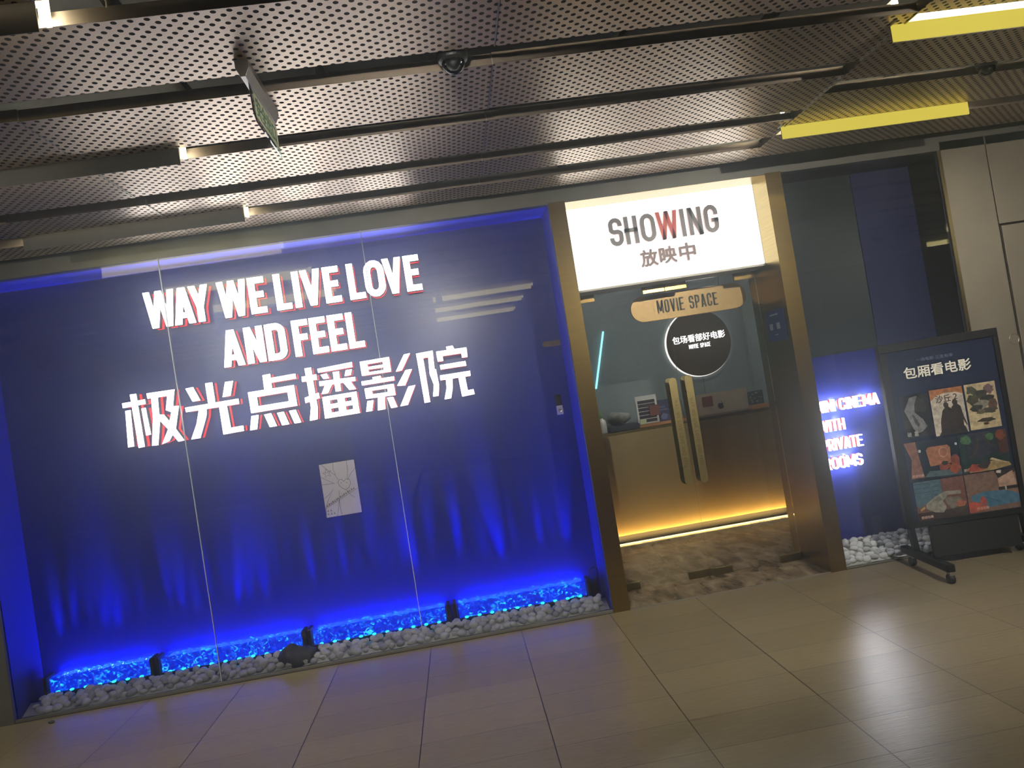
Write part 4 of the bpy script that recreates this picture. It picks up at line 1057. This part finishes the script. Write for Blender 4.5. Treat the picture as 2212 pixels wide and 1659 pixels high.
for i in range(5):
    a, b = P2(0.05 + (i % 3) * 0.085, 0.115 if i < 2 else 0.055)
    mb.prism(bar(a, a + 0.012, b, b + 0.003), pf, 0, 0.001); mb.prism(bar(a + 0.004, a + 0.007, b, b + 0.013), pf, 0, 0.001)
mb.build('line_drawing', mat('ink', (62, 52, 78), 0.6), t)

# small things on the navy wall near the brass post
w = 0.020
pts = [(0.850 - w + a, 1.842 + b) for a, b in arc(0, 0, w, w, -90, 90, 8)] + [(0.672 + w + a, 1.842 + b) for a, b in arc(0, 0, w, w, 90, 270, 8)]
pts = [(min(p[0], 0.800), p[1]) for p in pts]
tag(MB().prism(pts, wallfn(YB - 0.01), 0, 0.01).build('name_plate', mat('bronze_plate', (112, 92, 74), 0.4, 0.3)), 'small bronze capsule plate high on the navy wall beside the brass post', 'plate')
t = thing('door_bell', (0.72, YB - 0.01, 1.34), 'small intercom with black top and white button on the navy wall', 'intercom')
MB().box(0.698, 0.742, YB - 0.018, YB, 1.400, 1.478).build('black_panel', M_BLACK, t, bevel=0.002)
MB().box(0.698, 0.742, YB - 0.018, YB, 1.335, 1.3995).build('white_panel', M_WHITE, t, bevel=0.002)
MB().lathe([(0.009, -0.002), (0.013, -0.003), (0.013, 0.0), (0.009, 0.0)], c=(0.720, YB - 0.018, 1.366), axis='y', n=20).build('button', M_ALU, t)

# ---- pebbles
rnd = random.Random(77)
base = []
for i in range(10):
    sx, sy, sz = rnd.uniform(0.75, 1.15), rnd.uniform(0.65, 1.0), rnd.uniform(0.55, 0.85)
    mb = rock_mesh(100 + i, sx, sy, sz, 0.10, 2)
    o = mb.build('pebble', M_PEBBLE if i % 4 else M_PEBBLE2, smooth=True)
    base.append(o)
spots = []
def bed(x0, x1, rows, pitch, zf, side):
    for j, y in enumerate(rows):
        n = int((x1 - x0) / pitch)
        for i in range(n):
            x = x0 + (i + 0.5 + (0.5 if j % 2 else 0) * 0.9 + rnd.uniform(-0.22, 0.22)) * (x1 - x0) / (n + 0.5)
            if side == 'l' and abs(x + 1.27) < 0.13 and 4.85 < y < 4.95: continue
            yy = y + rnd.uniform(-0.008, 0.008)
            r = rnd.uniform(0.027, 0.040)
            if x < x0 + r or x > x1 - r: continue
            spots.append((side, x, yy, zf(yy) + rnd.uniform(-0.004, 0.006), r, j))
bed(XW0 + 0.03, XW1 - 0.03, [4.840, 4.874, 4.902, 4.920], 0.057, lambda y: 0.030 + max(0.0, y - 4.840) * 0.60, 'l')
bed(XR0 + 0.005, XR1 - 0.005, [4.838, 4.882, 4.926, 4.970, 5.014, 5.052], 0.056, lambda y: 0.028 + (y - 4.838) * 0.36, 'r')
left = [s for s in spots if s[0] == 'l']; right = [s for s in spots if s[0] == 'r']
left.sort(key=lambda s: (s[5], s[1])); right.sort(key=lambda s: (s[5], s[1]))
solo = left[:200] + right[:96]
rest = left[200:] + right[96:]
for k, (side, x, y, z, r, j) in enumerate(solo):
    b = base[k % 10]
    o = b if k < 10 else b.copy()
    if k >= 10: COL.objects.link(o)
    o.location = (x, y, z); o.scale = (r, r, r)
    o.rotation_euler = (rnd.uniform(-0.5, 0.5), rnd.uniform(-0.5, 0.5), rnd.uniform(0, 6.28))
    if side == 'l': tag(o, 'white rounded pebble in the bed at the foot of the blue window', 'pebble', 'white pebbles under the blue window')
    else: tag(o, 'white rounded pebble in the bed of the small window by the poster stand', 'pebble', 'white pebbles under the small window')
def heap(sel, nm, lab, strip_box):
    mb = MB()
    for k, (side, x, y, z, r, j) in enumerate(sel):
        me = base[k % 10].data
        M3 = Matrix.Translation((x, y, z)) @ Matrix.Rotation(rnd.uniform(0, 6.28), 4, 'Z') @ Matrix.Rotation(rnd.uniform(-0.5, 0.5), 4, 'X') @ Matrix.Scale(r, 4)
        mb.add([tuple(M3 @ v.co) for v in me.vertices], [tuple(p.vertices) for p in me.polygons])
    x0, x1, ya, yb, za, zb = strip_box
    mb.add([(x0, ya, 0.004), (x1, ya, 0.004), (x1, yb, 0.004), (x0, yb, 0.004), (x0, ya, za), (x1, ya, za), (x1, yb, zb), (x0, yb, zb)], [(0, 1, 2, 3), (4, 5, 6, 7), (0, 1, 5, 4), (2, 3, 7, 6), (0, 3, 7, 4), (1, 2, 6, 5)])
    o = mb.build(nm, M_PEBBLE, smooth=True)
    tag(o, lab, 'pebbles', kind='stuff')
heap([s for s in rest if s[0] == 'l'], 'white_pebbles', 'rest of the white pebbles heaped before the blue light bars', (XW0 + 0.012, XW1 - 0.012, 4.812, 4.930, 0.010, 0.062))
heap([s for s in rest if s[0] == 'r'], 'white_pebbles', 'rest of the white pebbles heaped against the wall of the small window', (XR0 + 0.006, XR1 - 0.006, 4.812, 5.108, 0.010, 0.105))

# ================================================================ POSTER STAND ON CASTERS
ST = thing('poster_stand', (2.756, 4.53, 0.0), 'black rolling poster stand with film pictures in front of the small window', 'poster stand', rotz=R(-7), local=True)
BW = 0.765
mb = MB()
mb.box(0, BW, -0.018, 0.03, 1.410, 1.463); mb.box(0, BW, -0.018, 0.03, 0.262, 0.300)
mb.box(0, 0.048, -0.018, 0.03, 0.300, 1.410); mb.box(BW - 0.032, BW, -0.018, 0.03, 0.300, 1.410)
frame = mb.build('frame', M_BLACKMETAL, ST, bevel=0.003)
bk = MB().box(0.045, BW - 0.03, -0.006, 0.028, 0.298, 1.412).build('print_board', mat('print_navy', (34, 42, 66), 0.22, noise=0.15, nscale=3), ST)
MB().box(0.145, BW - 0.06, -0.004, 0.024, 0.055, 0.261).build('lower_panel', M_BLACK, ST, bevel=0.002)
for xa, xb in ((0.010, 0.045), (BW - 0.045, BW - 0.010)):
    mb = MB(); mb.prism([(xa, 0.262), (xb, 0.262), (xb + 0.012, 0.115), (xa + 0.012, 0.115)], lambda u, v, d: (u, d, v), -0.014, 0.026)
    mb.build('post', M_BLACKMETAL, ST, bevel=0.002)
for xc in (0.036, BW - 0.036):
    ft = MB().box(xc - 0.025, xc + 0.025, -0.40, 0.165, 0.072, 0.118).build('foot', M_BLACKMETAL, ST, bevel=0.006)
    for yc in (-0.375, 0.075):
        MB().box(xc - 0.011, xc + 0.011, yc - 0.02, yc + 0.02, 0.050, 0.0715).build('caster_fork', M_ALU, ft)
        MB().lathe([(0.006, -0.016), (0.026, -0.016), (0.0295, -0.010), (0.0295, 0.010), (0.026, 0.016), (0.006, 0.016)], c=(xc, yc, 0.030), axis='x', n=24).build('caster_wheel', M_BLACK, ft, smooth=False)
sf = lambda u, v, d: (u, -0.0065 - d, v)
_layer = [0]
def art(name, polys, parent=None, lv=0):
    """printed shapes on the board: list of (colour, polygon), later ones on top"""
    mb = MB(); ms = []; idx = {}
    for k, (c, q) in enumerate(polys):
        if c not in idx:
            idx[c] = len(ms); ms.append(mat('print_%02x%02x%02x' % c, tuple(int(0.9 * (0.75 * v + 0.25 * sum(c) / 3)) for v in c), 0.3, noise=0.32, nscale=38))
        d = 0.0002 * (k + 1) + lv * 0.0002
        mb.prism(q, sf, d - 0.00015, d, idx[c])
    return mb.build(name, ms, parent or bk)
def ell(cx, cy, rx, ry, n=20, a0=0, a1=360): return arc(cx, cy, rx, ry, a0, a1, n)[:-1] if a1 - a0 == 360 else arc(cx, cy, rx, ry, a0, a1, n)
rb = random.Random(4)
def blob(cx, cy, rx, ry, seed, n=14, j=0.28):
    r_ = random.Random(seed)
    return [(cx + rx * (1 + r_.uniform(-j, j)) * math.cos(2 * math.pi * i / n), cy + ry * (1 + r_.uniform(-j, j)) * math.sin(2 * math.pi * i / n)) for i in range(n)]
# first film card: pale ridge on black
A = (0.085, 0.270, 0.838, 1.114)
art('film_picture', [((30, 32, 36), bar(*A[:2], *A[2:])), ((128, 132, 138), [(0.15, 1.10), (0.20, 1.105), (0.175, 1.05), (0.17, 1.0), (0.215, 0.95), (0.235, 0.90), (0.20, 0.872), (0.165, 0.865), (0.145, 0.90), (0.12, 0.98), (0.105, 1.02), (0.13, 1.06)]), ((70, 74, 80), [(0.15, 0.99), (0.165, 0.98), (0.19, 0.92), (0.18, 0.90), (0.16, 0.94)]), ((60, 58, 60), blob(0.215, 1.04, 0.035, 0.05, 2)), ((52, 54, 50), blob(0.115, 0.925, 0.022, 0.035, 3))])
mb = MB()
font_solid(mb, '破', (0.100, 0.128, 0.848, 0.878), sf, 0.0016, 0.0014, 0.01); font_solid(mb, '墓', (0.145, 0.172, 0.848, 0.878), sf, 0.0016, 0.0014, 0.01)
mb.build('caption', mat('caption_grey', (170, 172, 172), 0.5), bk)
# second: cream sky, orange top, two dark figures
sky = bar(0.280, 0.490, 0.826, 1.125)
figs = [[(0.315, 0.826), (0.325, 0.92), (0.345, 0.985), (0.362, 1.0), (0.355, 1.018), (0.362, 1.035), (0.378, 1.038), (0.388, 1.025), (0.386, 1.005), (0.405, 0.99), (0.415, 0.93), (0.425, 0.826)],
        [(0.388, 0.826), (0.396, 0.95), (0.405, 1.0), (0.418, 1.012), (0.412, 1.03), (0.420, 1.047), (0.437, 1.05), (0.448, 1.035), (0.445, 1.015), (0.462, 1.0), (0.474, 0.93), (0.488, 0.875), (0.484, 0.868), (0.466, 0.91), (0.466, 0.826)]]
art('film_picture', [((206, 196, 180), sky), ((196, 118, 62), [(0.280, 1.125), (0.490, 1.125), (0.490, 1.075), (0.45, 1.092), (0.38, 1.098), (0.32, 1.085), (0.280, 1.055)]), ((206, 196, 180), ell(0.385, 1.045, 0.075, 0.048)), ((62, 50, 46), figs[0]), ((58, 48, 46), figs[1]), ((52, 44, 42), [(0.300, 0.826), (0.330, 0.87), (0.47, 0.87), (0.484, 0.826)])])
mb = MB(); font_solid(mb, '沙丘', (0.312, 0.408, 1.036, 1.086), sf, 0.0022, 0.0020, 0.02); font_solid(mb, '2', (0.425, 0.452, 1.046, 1.084), sf, 0.0022, 0.0020, 0.02)
mb.build('caption', mat('caption_dark', (70, 50, 44), 0.5), bk)
# third: cream card with dark, green and mauve shapes
pl = [((204, 184, 138), bar(0.503, 0.700, 0.830, 1.126))]
for i, (c, x, y, rx, ry) in enumerate((((86, 92, 70), .545, 1.085, .034, .026), ((120, 92, 104), .655, 1.08, .036, .03), ((70, 74, 66), .60, 1.05, .05, .03), ((86, 84, 60), .545, 1.02, .035, .035), ((58, 58, 56), .635, 1.02, .045, .026), ((150, 146, 132), .60, .985, .05, .026), ((64, 66, 60), .56, .965, .038, .022), ((110, 78, 66), .665, .98, .026, .04), ((74, 76, 64), .64, .945, .05, .02), ((120, 112, 84), .585, .94, .03, .016), ((70, 60, 48), .61, .885, .055, .014), ((92, 64, 44), .605, .862, .018, .008))):
    pl.append((c, blob(x, y, rx, ry, 30 + i)))
art('film_picture', pl)
# four room pictures
o1 = [(0.199 + 0.154 * a, 0.640 + 0.125 * b) for a, b in ((0.08, 0), (0.95, 0.05), (1.0, 0.85), (0.9, 1.0), (0.1, 1.0), (0.0, 0.85))]
art('room_picture', [((26, 44, 66), bar(0.065, 0.403, 0.556, 0.811)), ((150, 98, 84), [(0.065, 0.811), (0.140, 0.811), (0.150, 0.70), (0.165, 0.575), (0.080, 0.575), (0.10, 0.70)]), ((186, 112, 78), o1), ((210, 160, 130), ell(0.306, 0.721, 0.029, 0.034)), ((178, 100, 74), ell(0.306, 0.721, 0.024, 0.028)), ((196, 216, 230), ell(0.158, 0.748, 0.009, 0.010)), ((196, 216, 230), ell(0.392, 0.762, 0.008, 0.009)), ((80, 108, 122), [(0.165, 0.575), (0.403, 0.565), (0.403, 0.60), (0.20, 0.61)]), ((174, 72, 48), blob(0.30, 0.628, 0.045, 0.022, 60)), ((150, 66, 52), blob(0.372, 0.65, 0.026, 0.05, 61)), ((178, 76, 46), blob(0.36, 0.605, 0.035, 0.03, 62)), ((44, 40, 44), blob(0.305, 0.650, 0.02, 0.014, 63))])
art('room_picture', [((32, 60, 62), bar(0.409, 0.716, 0.560, 0.811)), ((46, 54, 74), [(0.47, 0.811), (0.62, 0.811), (0.66, 0.68), (0.52, 0.64), (0.45, 0.66)]), ((74, 128, 84), blob(0.455, 0.77, 0.035, 0.03, 64)), ((70, 124, 74), blob(0.605, 0.775, 0.03, 0.024, 65))] + [((70, 62, 54), q) for q in strip(arc(0.45, 0.78, 0.08, 0.125, 0, -80, 8), 0.016)] + [((70, 62, 54), q) for q in strip(arc(0.68, 0.80, 0.105, 0.10, 180, 250, 8), 0.014)] + [((84, 54, 44), bar(0.655, 0.716, 0.66, 0.811)), ((140, 70, 50), blob(0.675, 0.78, 0.03, 0.03, 66)), ((176, 146, 92), [(0.44, 0.592), (0.60, 0.62), (0.70, 0.60), (0.716, 0.575), (0.60, 0.56), (0.45, 0.56)]), ((186, 70, 56), [(0.435, 0.572), (0.47, 0.615), (0.53, 0.606), (0.56, 0.575), (0.50, 0.562)]), ((64, 56, 54), [(0.50, 0.60), (0.56, 0.628), (0.59, 0.612), (0.56, 0.575), (0.52, 0.58)]), ((196, 182, 140), [(0.585, 0.63), (0.60, 0.64), (0.69, 0.60), (0.69, 0.592)])])
art('room_picture', [((128, 76, 66), bar(0.083, 0.403, 0.300, 0.552)), ((70, 108, 134), [(0.083, 0.552), (0.255, 0.552), (0.258, 0.46), (0.19, 0.42), (0.10, 0.385), (0.083, 0.40)])] + [((46, 76, 104), bar(0.085 + (i % 3) * 0.055, 0.128 + (i % 3) * 0.055, 0.535 - (i // 3) * 0.028, 0.540 - (i // 3) * 0.028)) for i in range(9)] + [((60, 44, 42), bar(0.083, 0.403, 0.300, 0.352)), ((150, 148, 136), [(0.145, 0.405), (0.20, 0.44), (0.27, 0.47), (0.375, 0.462), (0.372, 0.44), (0.29, 0.445), (0.25, 0.41), (0.27, 0.37), (0.245, 0.335), (0.19, 0.345), (0.14, 0.375)]), ((116, 114, 106), [(0.20, 0.425), (0.235, 0.445), (0.25, 0.42), (0.215, 0.405)]), ((124, 118, 108), [(0.265, 0.43), (0.36, 0.425), (0.38, 0.39), (0.31, 0.35), (0.28, 0.37)]), ((78, 70, 64), [(0.30, 0.352), (0.34, 0.315), (0.395, 0.345), (0.395, 0.375), (0.35, 0.36)]), ((188, 98, 72), [(0.325, 0.375), (0.35, 0.40), (0.395, 0.388), (0.385, 0.36), (0.345, 0.358)]), ((196, 158, 74), [(0.10, 0.375), (0.13, 0.39), (0.135, 0.378), (0.105, 0.362)])])
art('room_picture', [((132, 100, 88), bar(0.409, 0.733, 0.300, 0.552)), ((58, 50, 48), [(0.60, 0.552), (0.733, 0.552), (0.733, 0.53), (0.62, 0.50)]), ((190, 150, 128), [(0.615, 0.50), (0.716, 0.54), (0.728, 0.445), (0.618, 0.445)]), ((44, 38, 38), bar(0.612, 0.733, 0.425, 0.445)), ((60, 120, 160), [(0.43, 0.412), (0.52, 0.430), (0.66, 0.420), (0.733, 0.392), (0.733, 0.335), (0.52, 0.325), (0.44, 0.36)]), ((36, 88, 128), [(0.50, 0.40), (0.62, 0.345), (0.624, 0.348), (0.505, 0.404)]), ((150, 96, 72), [(0.66, 0.42), (0.733, 0.41), (0.733, 0.385), (0.70, 0.405)]), ((206, 80, 60), [(0.409, 0.375), (0.46, 0.37), (0.53, 0.335), (0.53, 0.315), (0.409, 0.305)]), ((196, 72, 56), [(0.495, 0.40), (0.515, 0.40), (0.53, 0.345), (0.48, 0.36)]), ((210, 206, 200), [(0.615, 0.552), (0.645, 0.552), (0.64, 0.532), (0.612, 0.538)]), ((190, 190, 186), bar(0.652, 0.662, 0.42, 0.445))])
mb = MB()
font_solid(mb, '包厢看电影', (0.141, 0.573, 1.220, 1.297), sf, 0.0006, 0.0002, 0.02)
mb.build('heading', mat('heading_white', (226, 226, 214), 0.5), bk)
mb = MB(); font_solid(mb, '一场电影 三生有幸', (0.235, 0.470, 1.323, 1.345), sf, 0.0006, 0.0002, 0.0)
mb.build('subheading', mat('subheading_blue', (96, 112, 140), 0.5), bk)
mb = MB()
for x, z in ((0.085, 0.583), (0.415, 0.572), (0.100, 0.312), (0.455, 0.318)):
    font_solid(mb, '舒适包厢', (x, x + 0.075, z, z + 0.018), sf, 0.0046, 0.0042, 0.02)
mb.build('caption', mat('caption_pale', (200, 168, 156), 0.5), bk)

# ================================================================ UNDER THE CEILING
# hanging exit sign, seen almost edge on
t = thing('exit_sign', (-0.555, 2.84, ZC), 'green glass exit sign hanging under the ceiling seen almost edge on', 'exit sign')
EX = -0.556
mb = MB(); mb.prism([(EX - 0.024, ZC), (EX + 0.024, ZC), (EX + 0.024, ZC - 0.03), (EX + 0.008, ZC - 0.062), (EX - 0.010, ZC - 0.062), (EX - 0.024, ZC - 0.03)], lambda u, v, d: (u, d, v), 2.585, 3.02)
mb.build('rail', M_ALU, t, bevel=0.001)
MB().prism([(2.662, ZC - 0.06), (3.03, ZC - 0.06), (3.055, ZC - 0.10), (3.075, ZC - 0.182), (2.70, ZC - 0.178), (2.668, ZC - 0.15)], lambda u, v, d: (EX - 0.003 + d, u, v), 0, 0.006).build('glass_plate', M_GREENEDGE, t)
M_EXIT = mat('exit_green', (46, 120, 84), 0.4)
mb = MB()
ef = lambda u, v, d: (EX + 0.0042 + d, u, v)
font_solid(mb, '安全出口', (2.70, 3.00, ZC - 0.155, ZC - 0.078), ef, 0.001, 0.0, 0.01)
mb.build('lettering', M_EXIT, t)
mb = MB(); mb.prism(bar(2.69, 3.035, ZC - 0.165, ZC - 0.068), lambda u, v, d: (EX + 0.0031 + d, u, v), 0, 0.0008)
mb.build('pale_backing', mat('exit_back', (226, 226, 196), 0.5), t)
# dome cameras in the gaps
for x, y, z, r, lab in ((0.196, 2.775, ZC - 0.012, 0.046, 'clear dome camera in the ceiling gap left of the panel joint'), (3.035, 3.575, ZC - 0.002, 0.040, 'clear dome camera in the ceiling gap near the right edge')):
    t = thing('dome_camera', (x, y, z), lab, 'camera')
    MB().lathe([(0.001, 0.05), (r * 1.3, 0.05), (r * 1.32, 0.03), (r * 1.22, 0.006), (r * 1.0, 0.0), (0.001, 0.0)], c=(x, y, z)).build('housing', M_BLACK, t, smooth=False)
    prof = [(max(0.0008, r * math.cos(R(a))), -r * 0.95 * math.sin(R(a)) - 0.001) for a in range(0, 91, 9)]
    MB().lathe(prof, c=(x, y, z)).build('dome', M_CLEAR, t, smooth=True)
    prof = [(max(0.0008, r * 0.62 * math.cos(R(a))), -r * 0.6 * math.sin(R(a)) - 0.001) for a in range(0, 91, 15)]
    MB().lathe(prof, c=(x, y, z)).build('lens_ball', M_BLACK, t, smooth=True)
